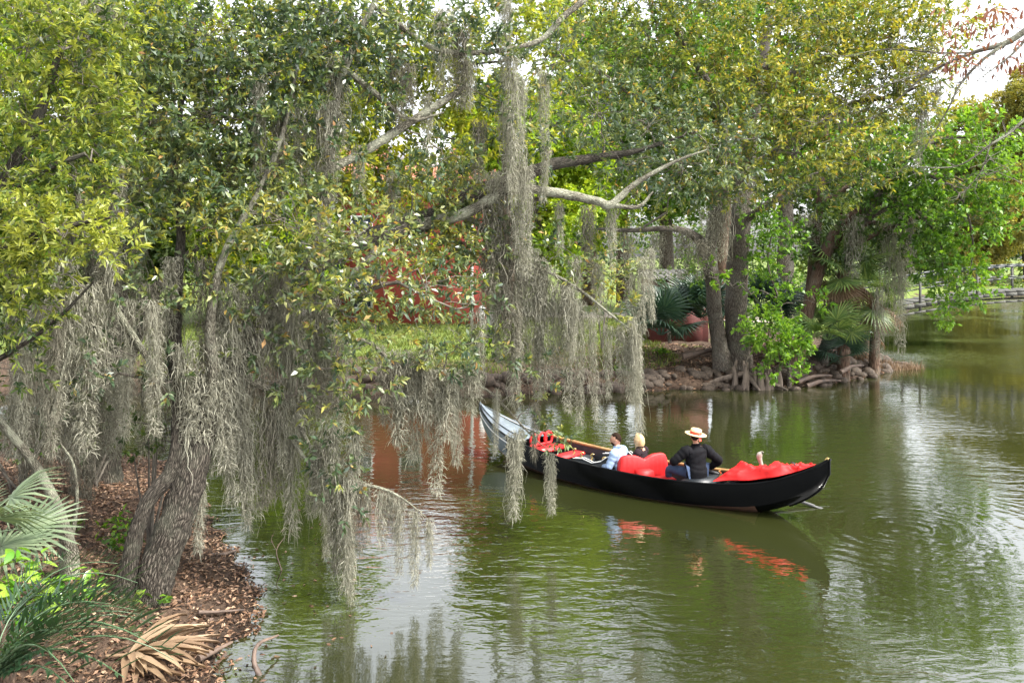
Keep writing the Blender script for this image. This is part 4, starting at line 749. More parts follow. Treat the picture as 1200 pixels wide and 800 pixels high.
mb = MB(); n_ = len(P_); yw = R.uniform(0, 6.28, n_); add_leaves(mb, np.column_stack([P_, np.full(n_, .006)]), np.stack([np.cos(yw), np.sin(yw), 0*yw+.03], 1), R.uniform(.04, .085, n_), R.uniform(.02, .035, n_), np.clip(R.normal(.45, .25, n_), 0, 1), droop=.0, fold=.1); mb.build('floating_leaves', M['litter'], kind='stuff', label='brown fallen leaves afloat at the edge of the near bank')
# stones edging the far bank
root = thing('stone_edging', 'rough brown stones piled along the waterline of the far bank', 'stone edging', (5, 28, 0))
SV, SF = ico(2); STM = []
for k in range(8):
    mb = MB(); n3 = R.normal(size=(5, 3)); v = SV*1.0; dsp = 1+sum(.11*np.sin(v@n3[i]*(1.6+.8*i)+i) for i in range(5)); v = v*dsp[:, None]; v = np.sign(v)*np.abs(v)**.8*[1, .75, .58]; mb.add(v, SF); STM.append(mb.mesh('stone', M['stone']))
shore = np.array(FAR[6:17]); sh = spline(shore, 10); cnt = 0
for k in range(290):
    q = sh[R.integers(len(sh)-1)]+R.normal(size=2)*[.25, .18]; s = R.uniform(.11, .25)*(1 if R.random() < .85 else 1.5); row = R.random(); inward = row*.9; x, y = q[0], q[1]+inward
    inst(STM[R.integers(8)], 'stone', root, mat=Matrix.Translation(Vector((x-5, y-28, max(gz(x, y), .0)+s*.18-.02))) @ Matrix.Rotation(R.uniform(0, 6.28), 4, 'Z') @ Matrix.Rotation(R.normal()*.3, 4, 'X') @ Matrix.Scale(s, 4)); cnt += 1
root = thing('stone_edging', 'few pale stones on the bank behind the moss at the end of the lawn', 'stone edging', (*W(380, 462), 0))
for k in range(24):
    q = W(R.uniform(335, 470), R.uniform(455, 467)); s = R.uniform(.15, .34); inst(STM[R.integers(8)], 'stone', root, mat=Matrix.Translation(Vector((q[0]-root.location.x, q[1]-root.location.y, max(0, gz(*q))+s*.2))) @ Matrix.Rotation(R.uniform(0, 6.28), 4, 'Z') @ Matrix.Scale(s, 4))
# cypress knees beside the twin trunks
p = at(888, 445, 28.0); root = thing('root_stump', 'weathered root stump of upright grey spikes beside the twin trunks', 'stump', (p[0], p[1], gz(p[0], p[1])))
for k in range(15):
    x, y = R.uniform(-.85, .75), R.uniform(-.3, .5); h = R.uniform(.35, .95); mb = MB(); tube(mb, [[x, y, -.3], [x+R.normal()*.06, y, h*.45], [x+R.normal()*.1, y, h]], [.17, .10, .035], 7, .5, .12); mb.build('spike', M['stump'], root, local=True, smooth=True)
for a, l in ((-.5, 1.5), (.4, 1.2), (2.9, 1.5), (-1.2, 1.0)):
    mb = MB(); tube(mb, [[-.4, .2, .45], [-.4+math.cos(a)*l*.5, .2+math.sin(a)*l*.3, .3], [-.4+math.cos(a)*l, .2+math.sin(a)*l*.6, .0]], [.12, .09, .04], 6, .5, .1); mb.build('root', M['stump'], root, local=True, smooth=True)
def stick(label, pts, r, name='fallen_branch', mat='driftwood', forks=()):
    P = spline(pts, 5); mb = MB(); tube(mb, P, np.linspace(r, r*.35, len(P)), 7, .5, .08)
    for f in forks: F_ = spline(f, 4); tube(mb, F_, np.linspace(r*.6, r*.2, len(F_)), 5, .5, .06)
    o = mb.mesh(name, M[mat], True); ob = bpy.data.objects.new(name, o); COL.objects.link(ob); tag(ob, label, 'branch'); return ob
def g3(px, py, z): return gnd(px, py, z)
stick('curved pale bark strip standing out of the shallow water', [g3(306,796,-.05), g3(298,776,.10), g3(302,755,.2), g3(326,744,.14)], .035)
stick('dark rotten branch lying on the waterline past the dead palm leaf', [g3(232,772,.12), g3(252,762,.10), g3(272,752,.06)], .04)
stick('thin black branch lying across the wet litter to the water', [g3(232,717,.2), g3(260,716,.12), g3(286,714,.06)], .025)
stick('broken board like branch end poking from the bank into bright water', [g3(246,650,.12), g3(262,649,.1), g3(277,644,.06)], .035)
stick('thin bare twig rising from the water beneath the moss', [g3(330,668,0), g3(324,645,.25), g3(334,628,.4)], .010, forks=([g3(324,645,.25), g3(318,632,.3), g3(322,622,.4)],))
stick('fine dead twig at the water edge near the trunk', [g3(238,622,.05), g3(262,620,.1), g3(284,615,.15)], .008, forks=([g3(262,620,.1), g3(272,625,.1), g3(276,620,.15)],))
stick('mossy fallen log on the far bank behind the twin trunks', [at(800,418,29.5), at(825,412,29.6), at(848,408,29.8)], .13, 'fallen_log')
stick('brown broken log end behind the hanging moss near the pale stones', [at(360,456,26.6), at(372,446,26.8), at(392,440,27)], .18, 'fallen_log')
for k, (a, b, lb) in enumerate([((935,447),(975,440),'split driftwood lying over the stones before the palms'), ((945,452),(985,446),'lower grey driftwood at the waterline of the point'), ((985,436),(1012,428),'driftwood stub sticking out at the tip of the point')]):
    stick(lb, [at(*a, 28.4), at((a[0]+b[0])/2, (a[1]+b[1])/2-3, 28.6), at(*b, 28.8)], .09, 'driftwood')
# pale slim sapling trunks on the slope
ROOT_SL, LP = tree('bare_sapling', 'slim bare forked sapling with pale bark on the leaf slope', [[(82,648,9.9,.075),(66,592,9.6,.06),(38,540,9.4,.05),(5,500,9.2,.04),(-15,470,9.1,.03)],[(38,540,9.4,.035),(58,500,9.4,.028),(72,440,9.4,.018),(84,400,9.4,.01)],[(82,640,9.9,.03),(90,590,9.8,.022),(86,545,9.7,.016),(70,518,9.6,.008)]], M['bark_limb'], trunk_n=1, sides=6)
ROOT_SL, LP = tree('sunlit_tree', 'yellow green crowned tree with a dark trunk half hidden behind the moss curtain', [[(120,560,15,.26),(128,480,15,.22),(140,380,15,.2),(120,260,15,.15),(100,120,15,.08)],[(128,480,15,.12),(160,400,14.6,.09),(190,330,14.2,.05)],[(120,260,15,.11),(200,170,15.2,.09),(290,110,15.5,.07),(390,90,16,.055),(500,80,16.4,.035),(610,70,16.6,.015)],[(140,380,15,.09),(230,290,15,.06),(310,230,15.2,.04),(400,190,15.6,.025),(520,160,16.3,.01)]], M['bark_oak'], trunk_n=1)
crown, tw = MB(), MB(); foliage([(130,230,14.5,60,60,50,-.1),(70,180,14.5,60,60,50,-.1),(190,160,14.5,60,60,60,0),(120,90,14.5,70,60,50,-.1),(230,260,14,50,40,36,-.05),(40,300,14.5,50,50,30,-.15),(270,110,14.5,60,60,60,.05),(180,40,15,70,50,60,.1),(260,20,15,70,50,60,.12),(330,50,15.5,60,55,60,.15),(340,130,15.5,60,50,60,.12),(320,210,15,50,40,40,.1),(400,40,16,60,50,60,.15),(410,120,16,50,50,50,.15),(390,200,15.5,50,40,40,.15),(470,60,16,60,50,56,.12),(470,140,16,50,40,36,.12),(540,80,16.5,55,50,48,.12),(540,160,16.5,50,35,26,.15),(450,215,16,40,25,20,.2),(560,20,16.5,60,40,40,.1),(630,60,16.5,50,45,34,.1),(620,140,16.5,45,40,22,.15),(250,330,14.5,35,30,14,.0),(290,280,14.8,40,30,18,.05),(440,190,15.5,40,28,24,.15),(500,205,15.8,36,28,22,.15),(520,245,15.8,34,24,18,.15),(440,250,15.5,40,26,20,.15),(480,285,15.5,36,24,16,.12),(550,220,16,30,26,20,.15),(500,110,16.2,45,40,50,.12),(540,120,16.4,36,34,36,.12),(480,70,16,45,36,40,.12),(520,165,16.2,36,26,28,.15),(450,175,15.8,36,26,24,.15),(500,260,15.8,30,22,20,.15),(535,285,15.9,28,22,18,.15),(445,225,15.6,34,24,20,.15),(400,160,15.5,40,34,30,.12),(60,40,13.5,70,60,40,.05),(140,60,14,60,50,36,.05),(20,120,13.5,50,50,24,0),(600,10,16.5,60,40,30,.1),(440,0,16,60,40,36,.12),(350,0,15.5,60,40,36,.12)], .125, .055, 11, LP, crown, tw, tw=.22, tbase=.45, tvar=.42, twigprob=.12, young=.1, dens=1.9); finish(ROOT_SL, crown, tw, M['sunny'])
# ---------------------------------------------------------------- the gondola
ST = np.array([  # centre x, y, half width, gunwale z, keel z
    (-.73,19.5,.02,.98,.86),(-.50,19.05,.16,.86,.40),(-.10,18.45,.34,.70,.12),(.42,17.8,.48,.57,-.02),(1.0,17.2,.57,.50,-.10),(1.62,16.6,.62,.46,-.13),(2.3,16.05,.63,.43,-.14),(3.0,15.55,.61,.42,-.13),(3.7,15.1,.53,.44,-.10),(4.3,14.65,.41,.54,.0),(4.75,14.3,.27,.72,.22),(5.05,14.02,.13,.92,.52),(5.16,13.88,.03,1.05,.82)])
SP = spline(ST, 8); SS = np.linspace(0, 12, len(SP)); TAN = unit(np.gradient(SP[:, :2], axis=0))
def gon(s, u, z):
    """point in the gondola: s station 0 (bow) .. 12 (stern), u across in half widths (-1 near side, 1 far side), z height"""
    c = np.array([np.interp(s, SS, SP[:, k]) for k in range(5)]); t = unit(np.array([np.interp(s, SS, TAN[:, 0]), np.interp(s, SS, TAN[:, 1])])); n = np.array([-t[1], t[0]])
    q = c[:2]+n*u*c[2]; return np.array([q[0], q[1], z])
def gz_(s): return float(np.interp(s, SS, SP[:, 3]))
def kz_(s): return float(np.interp(s, SS, SP[:, 4]))
def gm(s, um, dz): 
    hw = max(.02, float(np.interp(s, SS, SP[:, 2]))); return gon(s, um/hw, gz_(s)+dz)
G = thing('gondola', 'long black gondola with red seats carrying three people across the lagoon', 'gondola', (2.3, 16.05, 0))
def hullrow(s, o=0.0):
    g, k = gz_(s), kz_(s); h = g-k
    return [gon(s, -1-o, g), gon(s, -1.0-o, g-h*.35), gon(s, -.86, g-h*.72), gon(s, -.5, k+h*.04), gon(s, 0, k), gon(s, .5, k+h*.04), gon(s, .86, g-h*.72), gon(s, 1.0+o, g-h*.35), gon(s, 1+o, g)]
S_all = np.linspace(0, 12, 81)
def hullpart(name, a, b, i0, i1, mat):
    mb = MB()
    rows = [hullrow(s) for s in np.linspace(a, b, int((b-a)*7)+1)]
    for lo, hi in i1 if isinstance(i1, list) else [(i0, i1)]: loft(mb, [r[lo:hi] for r in rows])
    return mb.build(name, M[mat], G, smooth=True)
hullpart('hull', 2.6, 12, 0, [(0, 3), (6, 9)], 'black')
hullpart('hull_bottom', 0, 9, 2, 7, 'stripe')
hullpart('stern_bottom', 9, 12, 2, 7, 'black')
hullpart('bow_side_sheen', 0, 2.6, 0, [(0, 3), (6, 9)], 'grey_and_sky_sheen')  # bow sides of the black hull; the sky's reflection is in the colour
def strip(name, a, b, u0, u1, dz, mat, crown=0.0, nn=24, n2=7, dz2=0):
    mb = MB(); loft(mb, [[gon(s, u0+(u1-u0)*q, gz_(s)+dz+dz2*(s-a)/(b-a)+crown*(1-(2*q-1)**2)) for q in np.linspace(0, 1, n2)] for s in np.linspace(a, b, nn)]); return mb.build(name, M[mat], G, smooth=True)
strip('foredeck', .05, 3.1, -.94, .94, -.015, 'grey_and_sky_sheen', .06)  # black lacquered deck with the sky's reflection painted in as grey
strip('aft_deck', 8.6, 11.95, -.94, .94, -.015, 'black', .06)
# inner sides and floor
mb = MB()
for sg in (-1, 1): loft(mb, [[gon(s, sg*.93, gz_(s)-.005), gon(s, sg*.84, max(kz_(s)+.10, gz_(s)-.34))] for s in np.linspace(3, 8.7, 36)])
mb.build('inner_side', M['black_matte'], G, smooth=True)
mb = MB(); loft(mb, [[gon(s, u, max(kz_(s)+.11, gz_(s)-.33)) for u in (-.85, 0, .85)] for s in np.linspace(2.9, 8.8, 30)]); mb.build('floor', M['black_matte'], G)
def rail(name, a, b, u, dz, r, mat, n=40, flat=None):
    mb = MB(); tube(mb, [gon(s, u, gz_(s)+dz) for s in np.linspace(a, b, n)], r, 6, .5); return mb.build(name, M[mat], G, smooth=True)
rail('gunwale', .0, 12, -.97, .0, .022, 'black', 70); rail('gunwale', 0, 3.0, .97, 0, .022, 'grey_and_sky_sheen'); rail('gunwale', 8.4, 12, .97, 0, .022, 'black'); rail('gunwale', 3.0, 8.4, .96, .012, .034, 'wood')
rail('rub_rail', .3, 2.8, -1.02, -.12, .012, 'white'); rail('trim_line', 3.0, 8.2, -.9, .0, .004, 'grey_and_sky_sheen'); rail('deck_trim', .25, 2.9, .55, .035, .008, 'black'); rail('deck_trim', .25, 2.9, -.55, .035, .008, 'black'); rail('deck_trim', .25, 2.9, .80, .01, .008, 'white')
# edge of the stern: raised rim and cap
mb = MB(); tube(mb, [gon(s, 0, kz_(s)-.005) for s in np.linspace(9.8, 12, 14)]+[gon(12, 0, 1.07)], .022, 6); mb.build('stern_rim', M['black'], G, smooth=True)
mb = MB(); tube(mb, [gon(11.6, 0, 1.02), gon(11.9, 0, 1.065), gon(12, 0, 1.06)], [.03, .035, .02], 6); mb.build('stern_cap', M['brass'], G, smooth=True)
mb = MB(); tube(mb, [gon(0, 0, .84), gon(0, 0, .98), gon(.05, 0, 1.04)], [.03, .028, .012], 6); mb.build('bow_iron', M['grey_and_sky_sheen'], G, smooth=True)
# seats ahead
def cushion(name, s, u, z, sx, sy, sz, mat='red', rz=0.0, parent=None):
    bm = bmesh.new(); bmesh.ops.create_cube(bm, size=1); bmesh.ops.scale(bm, vec=(sx, sy, sz), verts=bm.verts); bmesh.ops.bevel(bm, geom=bm.edges[:], offset=min(sx, sy, sz)*.3, segments=2, affect='EDGES')
    me = bpy.data.meshes.new(name); bm.to_mesh(me); bm.free(); me.materials.append(M[mat]); me.shade_smooth(); o = bpy.data.objects.new(name, me); COL.objects.link(o); o.parent = parent or G
    c = gon(s, u, z); o.location = Vector(c)-G.location; t = [np.interp(s, SS, TAN[:, 0]), np.interp(s, SS, TAN[:, 1])]; o.rotation_euler.z = math.atan2(t[1], t[0])+rz; return o
cushion('bench', 3.55, 0, .42, .34, .80, .08); cushion('bench', 4.15, 0, .36, .3, .86, .07)
mb = MB()
for u in (-.35, .1, .45): tube(mb, [gon(3.3, u+.22*math.cos(a), .58+.13*math.sin(a)) for a in np.linspace(0, 6.28, 13)], .028, 5)
tube(mb, [gon(3.3, -.6, .48), gon(3.3, .62, .48)], .03, 5); mb.build('carved_seat_back', M['red'], G, smooth=True)
cushion('foot_box', 4.5, .25, .28, .3, .5, .18, 'black_matte')
# black side chair with pale piping by the near side
def sidechair(s0, s1, u, hgt, k):
    mb = MB(); rows = []
    prof = [(0, .12), (.25, .15), (.5, .10), (.72, .16), (.88, .27), (1, .20)]
    for f, h in prof:
        s = s0+(s1-s0)*f; rows.append([gon(s, u-.06, .12), gon(s, u-.06, .34+h*hgt), gon(s, u+.07, .34+h*hgt), gon(s, u+.07, .12)])
    loft(mb, rows); mb.add(np.array(rows[-1]), [[0, 1, 2, 3]]); mb.add(np.array(rows[0]), [[3, 2, 1, 0]]); o = mb.build('side_chair', M['black_matte'], G, smooth=False)
    for q in (-.06, .07):
        mb = MB(); tube(mb, [gon(s0+(s1-s0)*f, u+q, .35+h*hgt) for f, h in prof]+[gon(s1, u+q, .3)], .010, 5); mb.build('piping', M['white'], o, smooth=True)
    return o
sidechair(4.75, 5.75, -.62, 1.0, 0); sidechair(4.9, 5.7, .66, .8, 1)
mb = MB()
for s, u in ((4.55, -.3), (4.9, -.55), (5.15, -.5), (5.5, -.62)):
    b = gon(s, u, .47); tube(mb, b+np.array([[0, 0, 0], [.02, 0, .05], [-.015, .01, .09], [.02, 0, .12], [.05, 0, .11]]), [.022, .018, .02, .016, .008], 6)
mb.build('brass_ornament', M['brass'], G, smooth=True)
# love seat: double humped back seen from behind
b0, b1 = np.array([1.95, 15.62]), np.array([2.93, 15.92]); ax = unit(b1-b0); Lb = np.linalg.norm(b1-b0); nn = np.array([ax[1], -ax[0]])   # nn points to the camera
us = np.linspace(0, 1, 33); topz = .28+.42*np.clip(1-np.abs(2*us-1)**12, 0, 1)**.5-.085*np.exp(-np.abs((us-.5)/.11)**1.5)
mb = MB(); rows = []
for u, tz in zip(us, topz):
    c = b0+ax*Lb*u; bow = -.06*(2*u-1)**2; pl = .006*math.cos(u*math.pi*22)
    P = lambda off, z: [c[0]+nn[0]*(off+bow), c[1]+nn[1]*(off+bow), z]
    rows.append([P(-.06, .2), P(-.06, tz-.03), P(-.03, tz), P(.03, tz), P(.05+pl, tz-.025), P(.06+pl, (tz+.25)/2), P(.05, .2)])
loft(mb, rows); sb = mb.build('seat_back', M['red'], G, smooth=False)
for e, r_ in ((0, rows[0]), (1, rows[-1])):
    mb = MB(); tube(mb, np.array(r_), .012, 5); mb.build('piping', M['white'], sb, smooth=True)
cs = b0+ax*Lb*.5
mb = MB(); box(mb, [cs[0]-nn[0]*.28, cs[1]-nn[1]*.28, .26], [.86, .46, .12], math.atan2(ax[1], ax[0])); mb.build('seat', M['red'], G)
mb = MB(); c = b0+ax*.42+nn*.20; box(mb, [c[0], c[1], .36], [.30, .20, .20], math.atan2(ax[1], ax[0])); mb.build('red_box', M['red'], G)
mb = MB(); c = b0+ax*.62+nn*.32; box(mb, [c[0], c[1], .30], [.62, .30, .06], math.atan2(ax[1], ax[0])); box(mb, [c[0]+.05, c[1]-.14, .25], [.5, .22, .05], math.atan2(ax[1], ax[0])); mb.build('rear_step', M['red'], G)
cushion('rower_seat', 7.55, -.05, .32, .55, .80, .16, 'black_matte')
cushion('rear_thwart', 8.3, 0, .42, .12, .95, .05, 'grey_and_sky_sheen'); 
mb = MB(); q = gon(7.95, .1, .47); tube(mb, q+np.array([[0, 0, -.05], [.01, 0, .04], [-.02, 0, .08], [.02, 0, .10]]), [.03, .025, .02, .01], 6); mb.build('brass_ornament', M['brass'], G, smooth=True)
# forcola
mb = MB(); q = gon(8.75, .85, .42); prof = [(-.035,.035,0),(-.03,.035,.12),(-.015,.04,.24),(-.04,.02,.31),(-.07,.01,.37),(-.08,.015,.42),(-.06,.03,.47),(-.01,.025,.49),(.03,.0,.45)]
loft(mb, [[q+np.array([a, .03, h]), q+np.array([a, -.03, h]), q+np.array([b_, -.03, h+.01]), q+np.array([b_, .03, h+.01])] for a, b_, h in prof], close=True); mb.add([q+np.array([a, y, .49]) for a in (-.02, .045) for y in (-.03, .03)], [[0, 1, 3, 2]]); mb.build('oar_post', M['pale_wood'], G, smooth=False)

# red tarpaulin heaped over the stern
T0 = thing('tarpaulin', 'crumpled red tarpaulin heaped over the gondola stern behind the rower', 'tarpaulin', gon(9, 0, .5))
mb = MB(); ns, nu = 120, 46; rows = []
for i in range(ns):
    f = i/(ns-1); s = 8.05+f*2.75; row = []
    for j in range(nu):
        q = j/(nu-1); u = (-.93+1.75*q)*(1-.10*math.sin(f*9)) if f < .8 else (-.93+1.75*q)*(1-(f-.8)*2.6)
        prof = (.20*math.exp(-((f-.15)/.13)**2)*(.35+.65*q)+.15*math.exp(-((f-.45)/.25)**2)+.05)*math.sin(math.pi*min(1, max(0, q*.86+.14)))**.55
        wr = -.085*abs(math.sin(5*q+7*f+2*math.sin(5*f)+1))**.6-.06*abs(math.sin(15*f-7*q+1.8*math.sin(6*q)))**.6-.03*abs(math.sin(25*q+13*f+2*math.sin(9*f)))**.7+.10
        edge = min(1, 6*q, 6*(1-q)+.35, 8*f+.1, 7*(1-f)+.05); p_ = gon(s, u, gz_(s)+.03+max(0, (prof+wr*edge))*min(1, edge+.25)); p_[:2] += .02*math.sin(19*f+7*q); row.append(p_)
    rows.append(row)
loft(mb, rows); cl = mb.build('cover', M['tarp'], T0, smooth=True)
mo = cl.modifiers.new('thickness', 'SOLIDIFY'); mo.thickness = .006
for s, a, b in ((9.2, -.2, .35), (9.95, -.35, .1)): mb = MB(); tube(mb, [gon(s+.10*math.sin(7*t), a+(b-a)*t, gz_(s)+.14+.06*math.sin(3.1*t)) for t in np.linspace(0, 1, 7)], .009, 4); mb.build('tie_cord', M['black_matte'], T0)
# the oar
O = thing('oar', 'long wooden oar held by the rower, its blade trailing in the water behind the stern', 'oar', (4.4, 15.1, .4))
RF = unit(np.array([-.40, .92])); RL = np.array([-RF[1], RF[0]]); hp = gon(7.45, -.02, .40); hp[:2] += .15*RF-.335*RL; hp[2] += .055     # the rower's right palm
b = np.array([5.72, 14.62, -.10]); d_ = unit(b-hp); a = hp-d_*.16
mb = MB(); tube(mb, [a, a+(b-a)*.4, a+(b-a)*.80], [.022, .026, .028], 8); mb.build('shaft', M['oar'], O, smooth=True)
mb = MB(); tube(mb, [a+(b-a)*.78, a+(b-a)*.85, b, b+d_*.35], [.03, .06, .085, .07], 8, flat=.25); mb.build('blade', M['oar'], O, smooth=True)

# ---------------------------------------------------------------- people
def skinmesh(name, chains, sub=2):
    """chains: lists of (x, y, z, r); a point given twice joins the chains. one continuous skinned surface"""
    V, Rr, E, key = [], [], [], {}
    for ch in chains:
        prev = None
        for x, y, z, r in ch:
            k = (round(x, 4), round(y, 4), round(z, 4))
            if k not in key: key[k] = len(V); V.append((x, y, z)); Rr.append(r)
            i = key[k]
            if prev is not None and prev != i: E.append((prev, i))
            prev = i
    me = bpy.data.meshes.new(name); me.from_pydata(V, E, []); o = bpy.data.objects.new(name, me); COL.objects.link(o)
    sk_ = o.modifiers.new('skin', 'SKIN'); sk_.use_smooth_shade = True; ss = o.modifiers.new('sub', 'SUBSURF'); ss.levels = ss.render_levels = sub
    for i, r in enumerate(Rr):
        r = r if isinstance(r, tuple) else (r, r); me.skin_vertices[0].data[i].radius = r
    me.skin_vertices[0].data[0].use_root = True; dg = bpy.context.evaluated_depsgraph_get(); dg.update()
    out = bpy.data.meshes.new_from_object(o.evaluated_get(dg)); bpy.data.objects.remove(o); bpy.data.meshes.remove(me); return out
def head_mesh(c, yaw, tilt=0):
    """head with brow, nose, chin, ears; faces +x before yaw"""
    nu, nv = 20, 16; V = []
    for i in range(nv+1):
        th = math.pi*i/nv
        for j in range(nu):
            ph = 2*math.pi*j/nu; x, y, z = math.sin(th)*math.cos(ph), math.sin(th)*math.sin(ph), math.cos(th)
            low = max(0, -z); X = .098*x*(1-.18*low) + .014*low*(x > 0); Y = .076*y*(1-.33*low); Z = .118*z
            fr = max(0, x)**2
            nose = math.exp(-((y)/.16)**2)*math.exp(-((z+.12)/.22)**2)*fr; X += .026*nose
            X += .007*math.exp(-((z-.22)/.12)**2)*fr-.008*math.exp(-((z-.04)/.08)**2)*math.exp(-((abs(y)-.42)/.2)**2)*fr
            X += .008*math.exp(-((z+.52)/.10)**2)*fr*math.exp(-(y/.3)**2)+.010*math.exp(-((z+.85)/.14)**2)*(x > 0)
            ear = math.exp(-((x+.05)/.14)**2)*math.exp(-((z+.02)/.24)**2)*abs(y)**6; Y += math.copysign(.016*ear, y)
            V.append((X, Y, Z))
    V = np.array(V); ct, st = math.cos(tilt), math.sin(tilt); V = V@np.array([[ct, 0, -st], [0, 1, 0], [st, 0, ct]]); cyw, syw = math.cos(yaw), math.sin(yaw); V = V@np.array([[cyw, syw, 0], [-syw, cyw, 0], [0, 0, 1]])+np.array(c)
    i = np.arange(nv)[:, None]; j = np.arange(nu)[None, :]; k = (j+1) % nu; return V, np.stack([i*nu+j, (i+1)*nu+j, (i+1)*nu+k, i*nu+k], -1).reshape(-1, 4)
def hand_chain(wr, dr, nrm, side):
    """palm and five unequal, bent fingers from a wrist point"""
    wr = np.array(wr); d = unit(np.array(dr)); nrm = unit(np.array(nrm)-d*np.dot(nrm, d)); s = np.cross(d, nrm)*side; out = []; pc = wr+d*.055
    out.append([(*wr, .026), (*pc, (.036))])
    for q, l in ((-.030, .066), (-.010, .078), (.010, .073), (.029, .056)):
        b = wr+d*.095+s*q; out.append([(*pc, .036), (*b, .0105), (*(b+d*l*.5+nrm*l*.22), .0092), (*(b+d*l*.72+nrm*l*.75), .008)])
    b = wr+d*.045-s*.042+nrm*.008; out.append([(*pc, .036), (*b, .012), (*(b+d*.035-s*.012+nrm*.018), .0105), (*(b+d*.06+nrm*.032), .009)])
    return out
def person(label, loc, face, J, top, hair, headyaw=0.0, tilt=0.0, hat=False, beard=False, slim=1.0):
    """J: joints in the person's own frame (x ahead, y to the person's left, z up from the seat)"""
    root = thing('person', label, 'person', loc, math.atan2(face[1], face[0])); k = slim
    pel, spi, che, nck, hd = J['pelvis'], J['spine'], J['chest'], J['neck'], J['head']
    ch2 = (che[0], che[1], che[2]+.045)
    tor = [(*pel, .08), (*spi, .08), (*che, .085), (*ch2, .075), (*nck, .060), (hd[0]-.01, hd[1], hd[2]-.07, .055)]
    body = [tor]; jac = [[(pel[0], pel[1], pel[2]-.11, (.20*k, .195*k)), (*pel, (.19*k, .18*k)), (*spi, .178*k), (*che, .19*k), (*ch2, .165*k), (nck[0], nck[1], nck[2], .088)]]; trou = [[(*pel, .155*k)]]
    for sd_ in ('L', 'R'):
        sh, el, wr, hip, kn, an, toe = (J[n+sd_] for n in ('sh', 'el', 'wr', 'hip', 'kn', 'an', 'toe')); sgn = 1 if sd_ == 'L' else -1
        c_ = (che, .085, .19) if sd_ == 'L' else (ch2, .075, .165)
        body.append([(*c_[0], c_[1]), (*sh, .035), (*((np.array(sh)+el)/2), .032), (*el, .030), (*((np.array(el)*.6+np.array(wr)*.4)), .030), (*wr, .026)]); d = np.array(wr)-np.array(el)
        body += hand_chain(wr, d, J.get('n'+sd_, (0, -sgn, -.4)), sgn)
        jac.append([(*c_[0], c_[2]*k), (*sh, .098), (*((np.array(sh)+el)/2), .082), (*el, .072), (*((np.array(el)*.6+np.array(wr)*.4)), .058), (*(np.array(wr)*.97+np.array(el)*.03), .046)])
        body.append([(*pel, .08), (*hip, .055), (*kn, .042), (*((np.array(kn)*.7+np.array(an)*.3)), .040), (*an, .034), (*toe, .034)])
        trou.append([(*pel, .155*k), (*hip, .105), (*((np.array(hip)+kn)/2), .09), (*kn, .074), (*((np.array(kn)*.6+np.array(an)*.4)), .066), (*(np.array(an)+[0, 0, .04]), .056)])
    me = skinmesh('body', body); mb = MB(); n = len(me.vertices); co = np.empty(n*3); me.vertices.foreach_get('co', co); co = co.reshape(-1, 3); fs = np.array([list(p.vertices) for p in me.polygons if len(p.vertices) == 4]); mb.add(co, fs)
    HV, HF = head_mesh(hd, headyaw, tilt); mb.add(HV, HF); mb.build('body', M['skin'], root, smooth=True, local=True); bpy.data.meshes.remove(me)
    def cloth(name, ch, mat): m_ = skinmesh(name, ch); m_.materials.clear(); m_.materials.append(M[mat]); return put(m_, name, root, local=True)
    mb = MB(); rings = []
    for cx, cy_, cz, rx, ry in ((pel[0], pel[1], pel[2]-.12, .135, .185), (pel[0], pel[1], pel[2], .14, .185), (*((np.array(pel)+spi)/2), .13, .175), (*spi, .125, .175), (*((np.array(spi)+che)/2), .128, .19), (*che, .125, .205), (che[0], che[1], che[2]+.05, .112, .205), (nck[0], nck[1], nck[2]-.06, .09, .165), (nck[0], nck[1], nck[2]-.025, .072, .095), (nck[0], nck[1], nck[2]+.012, .062, .066)): rings.append((cx, cy_, cz, rx*k, ry*k))
    S_ = spline(rings, 4); an_ = np.linspace(0, 2*math.pi, 28, endpoint=False)
    loft(mb, [[(q[0]+math.cos(a_)*(q[3]+.006*math.sin(q[2]*62+3*math.sin(2*a_+q[2]*9))), q[1]+math.sin(a_)*(q[4]+.006*math.sin(q[2]*55+2.5*math.sin(3*a_))), q[2]) for a_ in an_] for q in S_], close=True)
    for sd_ in ('L', 'R'):
        sh, el, wr = (np.array(J[n+sd_]) for n in ('sh', 'el', 'wr')); ins_ = sh*.72+np.array(che)*.28
        P_ = spline([[*ins_, .075], [*sh, .088], [*((sh+el)/2), .078], [*el, .068], [*(el*.5+wr*.5), .060], [*(wr*.96+el*.04), .046]], 6); wv = 1+.07*np.sin(np.arange(len(P_))*1.9)
        tube(mb, P_[:, :3], P_[:, 3]*k*wv, 14, .5, .025)
    jk = mb.build('jacket' if top != 'shirt' else 'shirt', M[top], root, smooth=True, local=True); cloth('trousers', trou, J.get('trou', 'jeans'))
    # collar
    mb = MB(); tube(mb, [(nck[0]+.072*math.cos(a)-.005, nck[1]+.072*math.sin(a), nck[2]+.01+.012*math.cos(a+math.pi)) for a in np.linspace(0, 2*math.pi, 17)], .016, 6); mb.build('collar', M[top], jk, smooth=True, local=True)
    for sgn in (-1, 1):
        mb = MB(); v, f = ico(1); cyw, syw = math.cos(headyaw), math.sin(headyaw); e = np.array([.088, sgn*.032, .006]); e = np.array([e[0]*cyw-e[1]*syw, e[0]*syw+e[1]*cyw, e[2]])+hd; mb.add(v*.011+e, f); mb.build('eye', M['eye'], root, smooth=True, local=True)
    cyw, syw = math.cos(headyaw), math.sin(headyaw); mb = MB(); tube(mb, [np.array([x*cyw-y*syw, x*syw+y*cyw, z])+hd for x, y, z in ((.094, -.022, -.060), (.103, 0, -.062), (.094, .022, -.060))], .005, 5); mb.build('mouth', M['lips'], root, smooth=True, local=True)
